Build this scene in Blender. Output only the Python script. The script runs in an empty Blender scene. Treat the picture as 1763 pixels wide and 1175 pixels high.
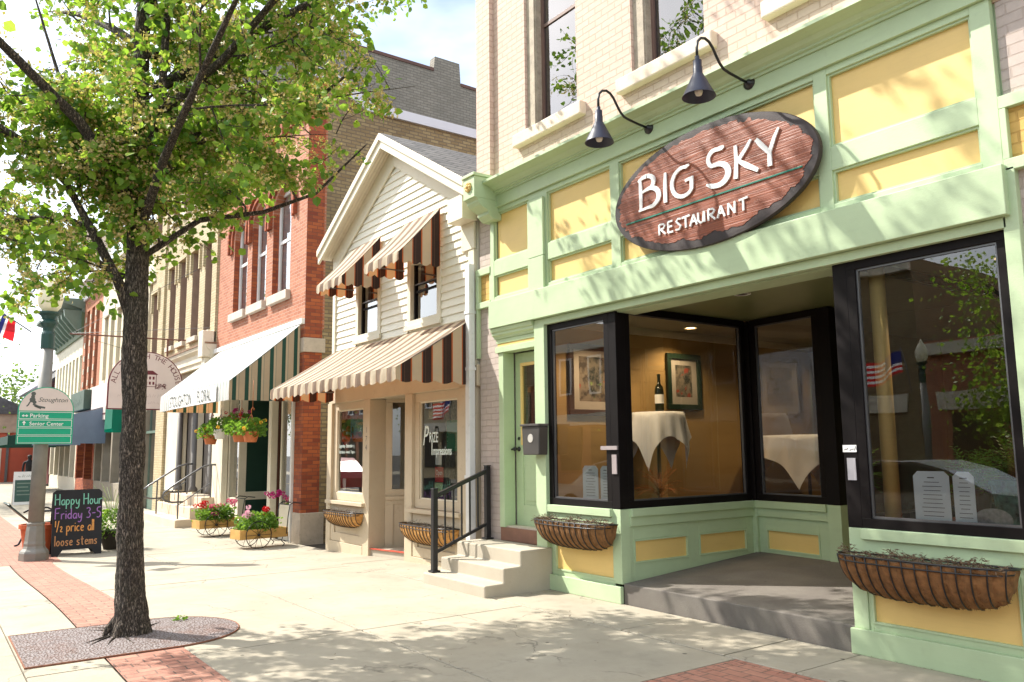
import bpy, math, random
from mathutils import Vector, Matrix, noise
random.seed(11)
R = random.Random(5)
PI = math.pi
scn = bpy.context.scene
COL = scn.collection
# ---------------------------------------------------------------- camera
CAM = (0.0, -5.9, 1.563)
rows = [(0.5857440823848417, 0.8104224346904877, -0.010924619054322994),
        (-0.11365535680826609, 0.06878532044458602, -0.9911362366295167),
        (-0.8024875885768736, 0.581793826919535, 0.13239944538553242)]
cd = bpy.data.cameras.new('camera'); cam = bpy.data.objects.new('camera', cd); COL.objects.link(cam)
rx, ry, rz = [Vector(r) for r in rows]
m3 = Matrix((rx, -ry, -rz)).transposed()
cam.matrix_world = Matrix.Translation(CAM) @ m3.to_4x4()
cd.sensor_width = 36; cd.lens = 36 * 1400 / 1763; cd.clip_start = 0.05; cd.clip_end = 1000
scn.camera = cam
# ---------------------------------------------------------------- sky and sun
SUN_EL = math.radians(47)
SDIR = Vector((-.82, -.57, 0)).normalized()          # towards the sun, on the ground
w = bpy.data.worlds.new('World'); scn.world = w; w.use_nodes = True
nt = w.node_tree; nt.nodes.clear()
out = nt.nodes.new('ShaderNodeOutputWorld'); bg = nt.nodes.new('ShaderNodeBackground')
sky = nt.nodes.new('ShaderNodeTexSky'); sky.sky_type = 'NISHITA'; sky.sun_disc = False
sky.sun_elevation = SUN_EL; sky.sun_rotation = math.radians(235)
sky.air_density = 1.0; sky.dust_density = 2.5; sky.ozone_density = 1.0
tc = nt.nodes.new('ShaderNodeTexCoord'); mp = nt.nodes.new('ShaderNodeMapping'); mp.inputs['Scale'].default_value = (1.2, 1.2, 3.0)
ns = nt.nodes.new('ShaderNodeTexNoise'); ns.inputs['Scale'].default_value = 1.6; ns.inputs['Detail'].default_value = 6
rp = nt.nodes.new('ShaderNodeValToRGB'); rp.color_ramp.elements[0].position = .30; rp.color_ramp.elements[1].position = .60
mx = nt.nodes.new('ShaderNodeMixRGB'); mx.inputs[2].default_value = (8.6, 9.1, 9.5, 1)
ml = nt.nodes.new('ShaderNodeMath'); ml.operation = 'MULTIPLY'; ml.inputs[1].default_value = .82
L = nt.links.new
L(tc.outputs['Generated'], mp.inputs[0]); L(mp.outputs[0], ns.inputs['Vector']); L(ns.outputs[0], rp.inputs[0])
L(rp.outputs[0], ml.inputs[0]); L(ml.outputs[0], mx.inputs[0]); L(sky.outputs[0], mx.inputs[1]); L(mx.outputs[0], bg.inputs[0])
bg.inputs[1].default_value = 0.15; L(bg.outputs[0], out.inputs[0])
sd = bpy.data.lights.new('sun', 'SUN'); sun = bpy.data.objects.new('sun', sd); COL.objects.link(sun)
sd.energy = 4.6; sd.angle = math.radians(.53); sd.color = (1, .95, .86)
to = Vector((SDIR.x * math.cos(SUN_EL), SDIR.y * math.cos(SUN_EL), math.sin(SUN_EL)))
sun.rotation_euler = to.to_track_quat('Z', 'Y').to_euler(); sun.location = (-30, -20, 30)
scn.view_settings.view_transform = 'Standard'; scn.view_settings.look = 'None'
scn.view_settings.exposure = 0.9; scn.view_settings.gamma = 1
scn.cycles.max_bounces = 8; scn.cycles.transparent_max_bounces = 24
scn.cycles.caustics_reflective = False; scn.cycles.caustics_refractive = False
# ---------------------------------------------------------------- materials
def newmat(name):
    m = bpy.data.materials.new(name); m.use_nodes = True
    n = m.node_tree; n.nodes.clear()
    o = n.nodes.new('ShaderNodeOutputMaterial'); b = n.nodes.new('ShaderNodeBsdfPrincipled')
    n.links.new(b.outputs[0], o.inputs[0]); return m, n, b, o
def sc(c, k): return tuple(min(1, max(0, v * k)) for v in c[:3]) + (1,)
def position(n):
    g = n.nodes.new('ShaderNodeNewGeometry'); return g.outputs['Position']
def math_(n, op, a, b=None):
    q = n.nodes.new('ShaderNodeMath'); q.operation = op
    for i, v in enumerate((a, b)):
        if v is None: continue
        if isinstance(v, (int, float)): q.inputs[i].default_value = v
        else: n.links.new(v, q.inputs[i])
    return q.outputs[0]
def noise_(n, vec, scale, detail=4, rough=.55):
    t = n.nodes.new('ShaderNodeTexNoise'); t.inputs['Scale'].default_value = scale; t.inputs['Detail'].default_value = detail
    t.inputs['Roughness'].default_value = rough; n.links.new(vec, t.inputs['Vector']); return t.outputs[0]
def ramp(n, fac, a, b, ca=(0, 0, 0, 1), cb=(1, 1, 1, 1), interp='LINEAR'):
    r = n.nodes.new('ShaderNodeValToRGB'); e = r.color_ramp.elements; r.color_ramp.interpolation = interp
    e[0].position = a; e[0].color = ca; e[1].position = b; e[1].color = cb
    n.links.new(fac, r.inputs[0]); return r.outputs[0]
def mix(n, fac, a, b, mode='MIX'):
    q = n.nodes.new('ShaderNodeMixRGB'); q.blend_type = mode
    for i, v in ((0, fac), (1, a), (2, b)):
        if isinstance(v, (int, float)): q.inputs[i].default_value = v
        elif isinstance(v, tuple): q.inputs[i].default_value = v if len(v) == 4 else v + (1,)
        else: n.links.new(v, q.inputs[i])
    return q.outputs[0]
def bump_(n, b, h, strength, dist=.01):
    q = n.nodes.new('ShaderNodeBump'); q.inputs['Strength'].default_value = strength; q.inputs['Distance'].default_value = dist
    n.links.new(h, q.inputs['Height']); n.links.new(q.outputs[0], b.inputs['Normal'])
MATS = {}
def plain(name, col, rough=.6, var=.14, scale=3.0, bump=.25, bscale=60, metal=0, dirt=0, dirtcol=(.12, .1, .08), trans=0):
    if name in MATS: return MATS[name]
    m, n, b, o = newmat(name); p = position(n)
    f = noise_(n, p, scale)
    c = mix(n, ramp(n, f, .3, .7), sc(col, 1 - var), sc(col, 1 + var))
    if dirt:
        g = noise_(n, p, scale * 5, 8, .7)
        c = mix(n, math_(n, 'MULTIPLY', ramp(n, g, .56, .72), dirt), c, sc(dirtcol, 1))
    if 'paint' in name and col[0] < .83:
        mq = n.nodes.new('ShaderNodeMapping'); mq.inputs['Scale'].default_value = (3, 3, 40); n.links.new(p, mq.inputs[0])
        c = mix(n, math_(n, 'MULTIPLY', ramp(n, noise_(n, mq.outputs[0], 1.0, 6, .7), .5, .8), .22), c, sc(col, .72))
        c = mix(n, math_(n, 'MULTIPLY', ramp(n, noise_(n, p, 22, 8, .8), .66, .69), .45), c, sc(col, .5))
    n.links.new(c, b.inputs['Base Color'])
    f2 = noise_(n, p, bscale, 3)
    n.links.new(math_(n, 'ADD', math_(n, 'MULTIPLY', f, .2), rough - .1), b.inputs['Roughness'])
    b.inputs['Metallic'].default_value = metal
    if name == 'black_trim': b.inputs['Specular IOR Level'].default_value = .15
    if bump: bump_(n, b, f2, bump, .004)
    if trans:
        t = n.nodes.new('ShaderNodeBsdfTranslucent'); n.links.new(c, t.inputs[0])
        s = n.nodes.new('ShaderNodeMixShader'); s.inputs[0].default_value = trans
        n.links.new(b.outputs[0], s.inputs[1]); n.links.new(t.outputs[0], s.inputs[2]); n.links.new(s.outputs[0], o.inputs[0])
    MATS[name] = m; return m
def brick(name, c1, c2, mortar, bw=.21, bh=.07, ms=.008, ground=False, bump=.5, painted=0, stain=.3, staincol=(.1, .085, .07), rot=0, rough=.85, nz=.12):
    m, n, b, o = newmat(name); p = position(n)
    s = n.nodes.new('ShaderNodeSeparateXYZ'); n.links.new(p, s.inputs[0])
    cb = n.nodes.new('ShaderNodeCombineXYZ')
    if ground:
        n.links.new(s.outputs[0], cb.inputs[0]); n.links.new(s.outputs[1], cb.inputs[1])
        vec = cb.outputs[0]
        mpn = n.nodes.new('ShaderNodeMapping'); mpn.inputs['Rotation'].default_value = (0, 0, rot); n.links.new(vec, mpn.inputs[0]); vec = mpn.outputs[0]
    else:
        n.links.new(math_(n, 'ADD', s.outputs[0], s.outputs[1]), cb.inputs[0]); n.links.new(s.outputs[2], cb.inputs[1]); vec = cb.outputs[0]
    # wobble the courses slightly
    nz_ = n.nodes.new('ShaderNodeTexNoise'); nz_.inputs['Scale'].default_value = 6; n.links.new(p, nz_.inputs['Vector'])
    vm = n.nodes.new('ShaderNodeVectorMath'); vm.operation = 'SCALE'; vm.inputs['Scale'].default_value = .012 ; n.links.new(nz_.outputs['Color'], vm.inputs[0])
    va = n.nodes.new('ShaderNodeVectorMath'); va.operation = 'ADD'; n.links.new(vec, va.inputs[0]); n.links.new(vm.outputs[0], va.inputs[1])
    t = n.nodes.new('ShaderNodeTexBrick'); n.links.new(va.outputs[0], t.inputs['Vector'])
    t.inputs['Scale'].default_value = 1; t.inputs['Brick Width'].default_value = bw; t.inputs['Row Height'].default_value = bh
    t.inputs['Mortar Size'].default_value = ms; t.inputs['Mortar Smooth'].default_value = .25; t.inputs['Bias'].default_value = 0
    t.inputs['Color1'].default_value = sc(c1, 1); t.inputs['Color2'].default_value = sc(c2, 1); t.inputs['Mortar'].default_value = sc(mortar, 1)
    c = t.outputs['Color']
    big = noise_(n, p, .9, 6, .6); fine = noise_(n, p, 14, 6, .65)
    c = mix(n, math_(n, 'MULTIPLY', ramp(n, big, .42, .75), stain), c, sc(staincol, 1))
    c = mix(n, ramp(n, fine, .25, .8), mix(n, 1.0, c, sc((1, 1, 1), 1 - nz * 1.4), 'MULTIPLY'), c)
    if painted:
        chip = noise_(n, p, 9, 8, .75)
        c = mix(n, math_(n, 'MULTIPLY', ramp(n, chip, .66, .70), painted), c, (.28, .17, .12, 1))
    n.links.new(c, b.inputs['Base Color']); b.inputs['Roughness'].default_value = rough
    h = math_(n, 'SUBTRACT', math_(n, 'MULTIPLY', fine, .35), math_(n, 'MULTIPLY', t.outputs['Fac'], 1.0))
    bump_(n, b, h, bump, .012)
    MATS[name] = m; return m
def stripes(name, axis, period, stops, off=0, trans=.35, var=.08):
    """cloth with stripes across a world axis; stops = [(position, colour), ...]"""
    m, n, b, o = newmat(name); p = position(n)
    s = n.nodes.new('ShaderNodeSeparateXYZ'); n.links.new(p, s.inputs[0])
    v = s.outputs[axis]
    f = math_(n, 'FRACT', math_(n, 'DIVIDE', math_(n, 'ADD', v, off + 500 * period), period))
    r = n.nodes.new('ShaderNodeValToRGB'); r.color_ramp.interpolation = 'CONSTANT'; n.links.new(f, r.inputs[0])
    e = r.color_ramp.elements
    for i, (q, c) in enumerate(stops):
        el = e[i] if i < 2 else e.new(q)
        el.position = q; el.color = sc(c, 1)
    fn = noise_(n, p, 7, 6, .7)
    c = mix(n, ramp(n, fn, .3, .75), mix(n, 1.0, r.outputs[0], sc((1, 1, 1), 1 - var), 'MULTIPLY'), r.outputs[0])
    n.links.new(c, b.inputs['Base Color']); b.inputs['Roughness'].default_value = .85
    bump_(n, b, noise_(n, p, 25, 4), .3, .01)
    t = n.nodes.new('ShaderNodeBsdfTranslucent'); n.links.new(mix(n, 1.0, c, (1.35, .72, .38, 1), 'MULTIPLY'), t.inputs[0])
    x = n.nodes.new('ShaderNodeMixShader'); x.inputs[0].default_value = trans
    n.links.new(b.outputs[0], x.inputs[1]); n.links.new(t.outputs[0], x.inputs[2]); n.links.new(x.outputs[0], o.inputs[0])
    MATS[name] = m; return m
def glassmat(name, tint=(.8, .84, .82), k=1.0, wav=.02):
    m, n, b, o = newmat(name); n.nodes.remove(b)
    g = n.nodes.new('ShaderNodeBsdfGlossy'); g.inputs['Roughness'].default_value = 0.0; g.inputs[0].default_value = (1, 1, 1, 1)
    t = n.nodes.new('ShaderNodeBsdfTransparent'); t.inputs[0].default_value = sc(tint, 1)
    fr = n.nodes.new('ShaderNodeFresnel'); fr.inputs[0].default_value = 1.55
    q = n.nodes.new('ShaderNodeMixShader')
    n.links.new(math_(n, 'MINIMUM', math_(n, 'MULTIPLY', fr.outputs[0], 1.9 * k), .95), q.inputs[0])
    if wav:
        bp = n.nodes.new('ShaderNodeBump'); bp.inputs['Strength'].default_value = wav; bp.inputs['Distance'].default_value = .05
        n.links.new(noise_(n, position(n), 1.7, 1), bp.inputs['Height']); n.links.new(bp.outputs[0], g.inputs['Normal'])
    n.links.new(t.outputs[0], q.inputs[1]); n.links.new(g.outputs[0], q.inputs[2]); n.links.new(q.outputs[0], o.inputs[0])
    MATS[name] = m; return m
def emit(name, col, k):
    m, n, b, o = newmat(name); n.nodes.remove(b)
    e = n.nodes.new('ShaderNodeEmission'); e.inputs[0].default_value = sc(col, 1); e.inputs[1].default_value = k
    n.links.new(e.outputs[0], o.inputs[0]); MATS[name] = m; return m
def leafmat(name, a, b_, trans=.45, rough=.45):
    m, n, b, o = newmat(name)
    g = n.nodes.new('ShaderNodeNewGeometry')
    c = mix(n, g.outputs['Random Per Island'], sc(a, 1), sc(b_, 1))
    n.links.new(c, b.inputs['Base Color']); b.inputs['Roughness'].default_value = rough
    t = n.nodes.new('ShaderNodeBsdfTranslucent'); c2 = mix(n, 1.0, c, (1.0, 1.0, .55, 1), 'MULTIPLY')
    n.links.new(mix(n, .4, c2, (.35, .5, .06, 1)) if trans > .3 else c, t.inputs[0])
    x = n.nodes.new('ShaderNodeMixShader'); x.inputs[0].default_value = trans
    n.links.new(b.outputs[0], x.inputs[1]); n.links.new(t.outputs[0], x.inputs[2]); n.links.new(x.outputs[0], o.inputs[0])
    MATS[name] = m; return m
def barkmat():
    m, n, b, o = newmat('bark'); p = position(n)
    mpn = n.nodes.new('ShaderNodeMapping'); mpn.inputs['Scale'].default_value = (44, 44, 10); n.links.new(p, mpn.inputs[0])
    f = noise_(n, mpn.outputs[0], 1, 6, .7)
    r1 = math_(n, 'ABSOLUTE', math_(n, 'SUBTRACT', noise_(n, mpn.outputs[0], 1.0, 3, .5), .5))
    r2 = math_(n, 'ABSOLUTE', math_(n, 'SUBTRACT', noise_(n, mpn.outputs[0], 1.9, 3, .5), .5))
    h = math_(n, 'ADD', math_(n, 'MULTIPLY', ramp(n, math_(n, 'MINIMUM', r1, r2), 0, .10), .75), math_(n, 'MULTIPLY', f, .5))
    c = mix(n, ramp(n, h, .35, 1.05), (.045, .034, .026, 1), (.33, .26, .20, 1))
    c = mix(n, math_(n, 'MULTIPLY', ramp(n, noise_(n, p, 3), .5, .8), .35), c, (.09, .1, .05, 1))
    n.links.new(c, b.inputs['Base Color']); b.inputs['Roughness'].default_value = .9; bump_(n, b, h, 1.0, .035)
    MATS['bark'] = m; return m
def concretemat(name, col, dark, speck=.1, scale=1.2, bump=.2):
    m, n, b, o = newmat(name); p = position(n)
    f = noise_(n, p, scale, 8, .65); g = noise_(n, p, 140, 2, .5); k = noise_(n, p, 18, 6, .7)
    c = mix(n, ramp(n, f, .3, .7), sc(dark, 1), sc(col, 1))
    c = mix(n, math_(n, 'MULTIPLY', ramp(n, g, .3, .7), speck), c, sc(dark, .55))
    c = mix(n, math_(n, 'MULTIPLY', ramp(n, k, .62, .74), .25), c, sc(dark, .6))
    v = n.nodes.new('ShaderNodeTexVoronoi'); v.inputs['Scale'].default_value = 3.1; n.links.new(p, v.inputs['Vector'])
    c = mix(n, ramp(n, v.outputs['Distance'], .045, .055, (.55, .55, .55, 1), (0, 0, 0, 1)), c, sc(dark, .4))
    if name == 'concrete':
        dv = n.nodes.new('ShaderNodeVectorMath'); dv.operation = 'SCALE'; dv.inputs['Scale'].default_value = .5
        tn = n.nodes.new('ShaderNodeTexNoise'); tn.inputs['Scale'].default_value = 2.2; tn.inputs['Detail'].default_value = 6; n.links.new(p, tn.inputs['Vector']); n.links.new(tn.outputs['Color'], dv.inputs[0])
        da = n.nodes.new('ShaderNodeVectorMath'); n.links.new(p, da.inputs[0]); n.links.new(dv.outputs[0], da.inputs[1])
        ce = n.nodes.new('ShaderNodeTexVoronoi'); ce.feature = 'DISTANCE_TO_EDGE'; ce.inputs['Scale'].default_value = .38; n.links.new(da.outputs[0], ce.inputs['Vector'])
        crk = math_(n, 'MULTIPLY', ramp(n, ce.outputs[0], .0015, .004, (1, 1, 1, 1), (0, 0, 0, 1)), ramp(n, noise_(n, p, .7, 2), .50, .56))
        c = mix(n, math_(n, 'MULTIPLY', crk, .7), c, sc(dark, .3))
        c = mix(n, math_(n, 'MULTIPLY', ramp(n, noise_(n, p, 3.3, 9, .75), .52, .70), .38), c, sc(dark, .62))
        gm = n.nodes.new('ShaderNodeTexVoronoi'); gm.inputs['Scale'].default_value = 2.3; n.links.new(p, gm.inputs['Vector'])
        c = mix(n, ramp(n, gm.outputs['Distance'], .035, .05, (.8, .8, .8, 1), (0, 0, 0, 1)), c, sc(dark, .22))
    n.links.new(c, b.inputs['Base Color']); b.inputs['Roughness'].default_value = .88
    bump_(n, b, math_(n, 'ADD', g, k), bump, .003)
    MATS[name] = m; return m
# ---------------------------------------------------------------- mesh builder
class Frame:
    def __init__(s, o, u, v, n): s.o, s.u, s.v, s.n = Vector(o), Vector(u), Vector(v), Vector(n)
    def __call__(s, a, b, c=0): return s.o + s.u * a + s.v * b + s.n * c
def face_street(x, y, z): return Frame((x, y, z), (1, 0, 0), (0, 0, 1), (0, -1, 0))     # seen from the street
def face_along(x, y, z): return Frame((x, y, z), (0, 1, 0), (0, 0, 1), (1, 0, 0))       # seen looking down the pavement
class MB:
    def __init__(s): s.v = []; s.f = []
    def add(s, vs, fs):
        k = len(s.v); s.v += [Vector(p) for p in vs]; s.f += [tuple(i + k for i in f) for f in fs]; return s
    def box(s, x0, x1, y0, y1, z0, z1):
        if x0 > x1: x0, x1 = x1, x0
        if y0 > y1: y0, y1 = y1, y0
        if z0 > z1: z0, z1 = z1, z0
        return s.add([(x0, y0, z0), (x1, y0, z0), (x1, y1, z0), (x0, y1, z0), (x0, y0, z1), (x1, y0, z1), (x1, y1, z1), (x0, y1, z1)],
                     [(0, 3, 2, 1), (4, 5, 6, 7), (0, 1, 5, 4), (1, 2, 6, 5), (2, 3, 7, 6), (3, 0, 4, 7)])
    def obox(s, F, a0, a1, b0, b1, c0, c1):
        P = [F(a, b, c) for c in (c0, c1) for b in (b0, b1) for a in (a0, a1)]
        return s.add(P, [(0, 1, 3, 2), (4, 6, 7, 5), (0, 4, 5, 1), (1, 5, 7, 3), (3, 7, 6, 2), (2, 6, 4, 0)])
    def quad(s, *p): return s.add(p, [tuple(range(len(p)))])
    def prism(s, pts, d):
        """polygon swept along vector d"""
        d = Vector(d); n = len(pts); a = [Vector(p) for p in pts]; b = [p + d for p in a]
        return s.add(a + b, [tuple(reversed(range(n))), tuple(range(n, 2 * n))] + [(i, (i + 1) % n, n + (i + 1) % n, n + i) for i in range(n)])
    def ribbon(s, rows):
        n = len(rows[0]); k = []
        for r in rows: k += r
        return s.add(k, [(i * n + j, i * n + j + 1, (i + 1) * n + j + 1, (i + 1) * n + j) for i in range(len(rows) - 1) for j in range(n - 1)])
    def tube(s, pts, r, n=8, cap=True):
        pts = [Vector(p) for p in pts]; rs = r if isinstance(r, (list, tuple)) else [r] * len(pts)
        vs = []; prev = None
        for i, p in enumerate(pts):
            a = pts[max(i - 1, 0)]; b = pts[min(i + 1, len(pts) - 1)]; t = (b - a).normalized()
            if prev is None:
                q = t.cross(Vector((0, 0, 1)));
                if q.length < .1: q = t.cross(Vector((1, 0, 0)))
            else: q = prev - t * prev.dot(t)
            q = q.normalized(); prev = q; w_ = t.cross(q)
            for k in range(n):
                an = 2 * PI * k / n; vs.append(p + (q * math.cos(an) + w_ * math.sin(an)) * rs[i])
        fs = [(i * n + k, i * n + (k + 1) % n, (i + 1) * n + (k + 1) % n, (i + 1) * n + k) for i in range(len(pts) - 1) for k in range(n)]
        if cap: fs += [tuple(reversed(range(n))), tuple(range((len(pts) - 1) * n, len(pts) * n))]
        return s.add(vs, fs)
    def lathe(s, prof, c, n=20, axis='z', cap=True):
        """prof = [(radius, height)...] around an axis through c"""
        c = Vector(c); vs = []
        A = {'z': (Vector((1, 0, 0)), Vector((0, 1, 0)), Vector((0, 0, 1))), 'y': (Vector((1, 0, 0)), Vector((0, 0, 1)), Vector((0, -1, 0))), 'x': (Vector((0, 1, 0)), Vector((0, 0, 1)), Vector((1, 0, 0)))}[axis]
        for r, h in prof:
            for k in range(n):
                a = 2 * PI * k / n; vs.append(c + A[0] * r * math.cos(a) + A[1] * r * math.sin(a) + A[2] * h)
        m = len(prof); fs = [(i * n + k, i * n + (k + 1) % n, (i + 1) * n + (k + 1) % n, (i + 1) * n + k) for i in range(m - 1) for k in range(n)]
        if cap: fs += [tuple(reversed(range(n))), tuple(range((m - 1) * n, m * n))]
        return s.add(vs, fs)
    def frame(s, F, a0, a1, b0, b1, w_, c0, c1):
        s.obox(F, a0, a1, b0, b0 + w_, c0, c1); s.obox(F, a0, a1, b1 - w_, b1, c0, c1)
        s.obox(F, a0, a0 + w_, b0 + w_, b1 - w_, c0, c1); return s.obox(F, a1 - w_, a1, b0 + w_, b1 - w_, c0, c1)
    def text(s, string, F, size, depth=.004, sx=1.0, shear=0, align='LEFT', space=1.0, bold=0):
        cu = bpy.data.curves.new('t', 'FONT'); cu.body = string; cu.size = size; cu.align_x = align; cu.shear = shear
        cu.space_character = space; cu.offset = bold; cu.resolution_u = 3
        o = bpy.data.objects.new('t', cu); COL.objects.link(o)
        me = bpy.data.meshes.new_from_object(o.evaluated_get(bpy.context.evaluated_depsgraph_get()))
        P = [F(v.co.x * sx, v.co.y, depth) for v in me.vertices]; s.add(P, [tuple(p.vertices) for p in me.polygons])
        bpy.data.objects.remove(o); bpy.data.curves.remove(cu); bpy.data.meshes.remove(me); return s
    def stroke(s, pts, w_, F, depth=.004, thick=0.0):
        """a pen stroke: pts (a,b[,width factor]) ribboned in a frame"""
        P = [Vector((p[0], p[1])) for p in pts]; W = [(p[2] if len(p) > 2 else 1) * w_ / 2 for p in pts]; Lr = []
        for i, p in enumerate(P):
            t = P[min(i + 1, len(P) - 1)] - P[max(i - 1, 0)]; t.normalize(); nn = Vector((-t.y, t.x)) * W[i]
            Lr.append((p + nn, p - nn))
        s.ribbon([[F(a.x, a.y, depth), F(b.x, b.y, depth)] for a, b in Lr])
        if thick:
            s.ribbon([[F(a.x, a.y, depth), F(a.x, a.y, depth - thick)] for a, b in Lr]); s.ribbon([[F(b.x, b.y, depth), F(b.x, b.y, depth - thick)] for a, b in Lr])
            for a, b in (Lr[0], Lr[-1]): s.quad(F(a.x, a.y, depth), F(b.x, b.y, depth), F(b.x, b.y, depth - thick), F(a.x, a.y, depth - thick))
        return s
    def leaf(s, p, d, size, up=None, wide=.42):
        d = d.normalized(); q = d.cross(up or Vector((R.uniform(-1, 1), R.uniform(-1, 1), R.uniform(-1, 1)))).normalized(); nn = d.cross(q)
        e = p + d * size; m = p + d * size * .42; k = size * .1
        return s.add([p, m + q * size * wide + nn * k, e, m - q * size * wide + nn * k], [(0, 1, 2), (0, 2, 3)])
    def heart(s, p, d, size):
        d = d.normalized(); q = d.cross(Vector((R.uniform(-1, 1), R.uniform(-1, 1), R.uniform(-1, 1)))).normalized(); nn = d.cross(q)
        a = p + d * size * .30; b = p + d * size * .68; e = p + d * size; k = nn * size * .09; t = nn * size * R.uniform(-.2, .1)
        return s.add([p, a + q * size * .43 + k, b + q * size * .34 + k + t * .5, e + t, b - q * size * .34 + k + t * .5, a - q * size * .43 + k], [(0, 1, 2, 3), (0, 3, 4, 5)])
    def build(s, name, mat, parent=None, bevel=0, smooth=False, **kw):
        me = bpy.data.meshes.new(name); o = bpy.data.objects.new(name, me)
        off = Vector((0, 0, 0)); p = parent
        while p is not None: off += p.location; p = p.parent
        me.from_pydata([tuple(v - off) for v in s.v], [], s.f); me.update()
        me.materials.append(MATS[mat] if isinstance(mat, str) else mat)
        if smooth: me.polygons.foreach_set('use_smooth', [True] * len(me.polygons))
        COL.objects.link(o)
        if parent is not None: o.parent = parent
        if bevel:
            b = o.modifiers.new('bevel', 'BEVEL'); b.width = bevel; b.segments = 2; b.limit_method = 'ANGLE'; b.harden_normals = False
        for k, v in kw.items(): o[k] = v
        return o
def thing(name, label, cat, loc=(0, 0, 0), group=None):
    o = bpy.data.objects.new(name, None); COL.objects.link(o); o.location = loc; o['label'] = label; o['category'] = cat
    o.empty_display_size = .2
    if group: o['group'] = group
    return o
def tag(o, label, cat, group=None):
    o['label'] = label; o['category'] = cat
    if group: o['group'] = group
    return o
def dup(root, loc, label, rotz=None):
    r = root.copy(); COL.objects.link(r); r.location = loc; r['label'] = label
    if rotz is not None: r.rotation_euler = (0, 0, rotz)
    for ch in list(root.children):
        c_ = ch.copy(); COL.objects.link(c_); c_.parent = r
        for g in ch.children:
            d = g.copy(); COL.objects.link(d); d.parent = c_
    return r
def wall(mb, x0, x1, z0, z1, y0, y1, holes):
    """wall along x with rectangular openings (x0,x1,z0,z1)"""
    zs = sorted({z0, z1} | {min(max(h[k], z0), z1) for h in holes for k in (2, 3)})
    for a, b in zip(zs, zs[1:]):
        mid = (a + b) / 2; hs = sorted([h for h in holes if h[2] < mid < h[3]]); x = x0
        for h in hs:
            if h[0] > x: mb.box(x, h[0], y0, y1, a, b)
            x = max(x, h[1])
        if x < x1: mb.box(x, x1, y0, y1, a, b)
    return mb
def sash_window(parent, x0, x1, z0, z1, y, fr, fw=.06, glass='glass', mid=.5, deep=.06, back='curtain', label=None):
    F = face_street(0, y, 0)
    f = MB().frame(F, x0, x1, z0, z1, fw, -deep, .0)
    if mid: zm = z0 + (z1 - z0) * mid; f.obox(F, x0 + fw, x1 - fw, zm - fw * .4, zm + fw * .4, -deep * .8, -.008)
    wn = f.build('window', fr, parent)
    MB().quad(F(x0 + fw, z0 + fw, -deep * .5), F(x1 - fw, z0 + fw, -deep * .5), F(x1 - fw, z1 - fw, -deep * .5), F(x0 + fw, z1 - fw, -deep * .5)).build('pane', glass, wn)
    if back: MB().quad(F(x0, z0, -deep - .12), F(x1, z0, -deep - .12), F(x1, z1, -deep - .12), F(x0, z1, -deep - .12)).build('curtain', back, wn)  # flat dark sheet: shade of the room behind, put into its colour
    return wn
def scribble(mb, F, x0, x1, z, h, w_=None, depth=.002, seed=1):
    '''a line of writing too small in the photograph to read'''
    q = random.Random(seed); x = x0; w_ = w_ or h * .14
    while x < x1:
        n = q.randint(3, 7); p = [(x + k * h * .28, z + h * (q.uniform(.3, 1) if k % 2 else q.uniform(0, .3))) for k in range(n)]
        mb.stroke(p, w_, F, depth); x = p[-1][0] + h * .45
    return mb
# ---------------------------------------------------------------- palette
plain('green_paint', (.46, .575, .355), .5, .07, 2, .25, 90, dirt=.35, dirtcol=(.36, .43, .27))
plain('yellow_paint', (.80, .56, .20), .5, .05, 1.5, .15, 60, dirt=.1, dirtcol=(.6, .4, .15))
plain('black_trim', (.007, .005, .005), .55, .2, 4, .1, 60)
plain('black_metal', (.012, .012, .014), .35, .2, 4, .1, 60)
plain('navy_enamel', (.012, .016, .04), .45, .15, 4, .1, 60)
plain('cream_paint', (.72, .66, .52), .55, .06, 2, .25, 50, dirt=.3, dirtcol=(.42, .36, .27))
plain('siding', (.80, .76, .64), .55, .05, 1.5, .15, 50, dirt=.18, dirtcol=(.55, .5, .4))
plain('shop_tan', (.55, .46, .33), .55, .06, 2, .2, 50, dirt=.35, dirtcol=(.33, .26, .17))
plain('white_paint', (.8, .79, .76), .5, .05, 2, .2, 50, dirt=.25, dirtcol=(.5, .47, .4))
plain('stone_sill', (.55, .49, .40), .8, .12, 4, .5, 60, dirt=.3)
plain('peach_sill', (.72, .59, .47), .75, .08, 4, .4, 60, dirt=.3, dirtcol=(.4, .3, .2))
plain('old_frame', (.42, .36, .28), .8, .25, 9, .5, 40, dirt=.8, dirtcol=(.16, .12, .09))
plain('brown_frame', (.17, .10, .08), .5, .1, 4, .2)
plain('curtain', (.05, .05, .05), .9, .2, 2)  # near-black: gloom of the rooms behind glass put into the colour
plain('pale_blind', (.62, .64, .68), .9, .08, 2)
plain('dark_room', (.035, .028, .02), .9, .3, 1.5)
plain('interior_gold', (.40, .26, .10), .6, .1, 1.2, .1)
plain('interior_ceiling', (.30, .28, .22), .8, .1, 1)
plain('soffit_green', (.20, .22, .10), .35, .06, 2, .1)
plain('cloth_white', (.85, .85, .87), .9, .04, 3, .2, 300)
plain('terracotta', (.55, .17, .06), .7, .12, 8, .3)
plain('pot_white', (.75, .72, .66), .5, .05)
plain('cart_wood', (.52, .30, .085), .6, .15, 9, .3)
plain('coir', (.21, .10, .035), .95, .35, 20, 1.0, 220)
plain('coir_pale', (.50, .26, .08), .95, .3, 20, 1.0, 220)
plain('dry_moss', (.17, .11, .065), .95, .5, 25, 1.0, 160)
plain('sign_white', (.72, .61, .56), .5, .04, 3, .1)
plain('maroon', (.14, .018, .028), .5, .1)
plain('sign_green', (.0, .36, .20), .4, .05, 3, .05)
plain('white_letter', (.85, .85, .83), .5, .03, 3, .05)
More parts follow.
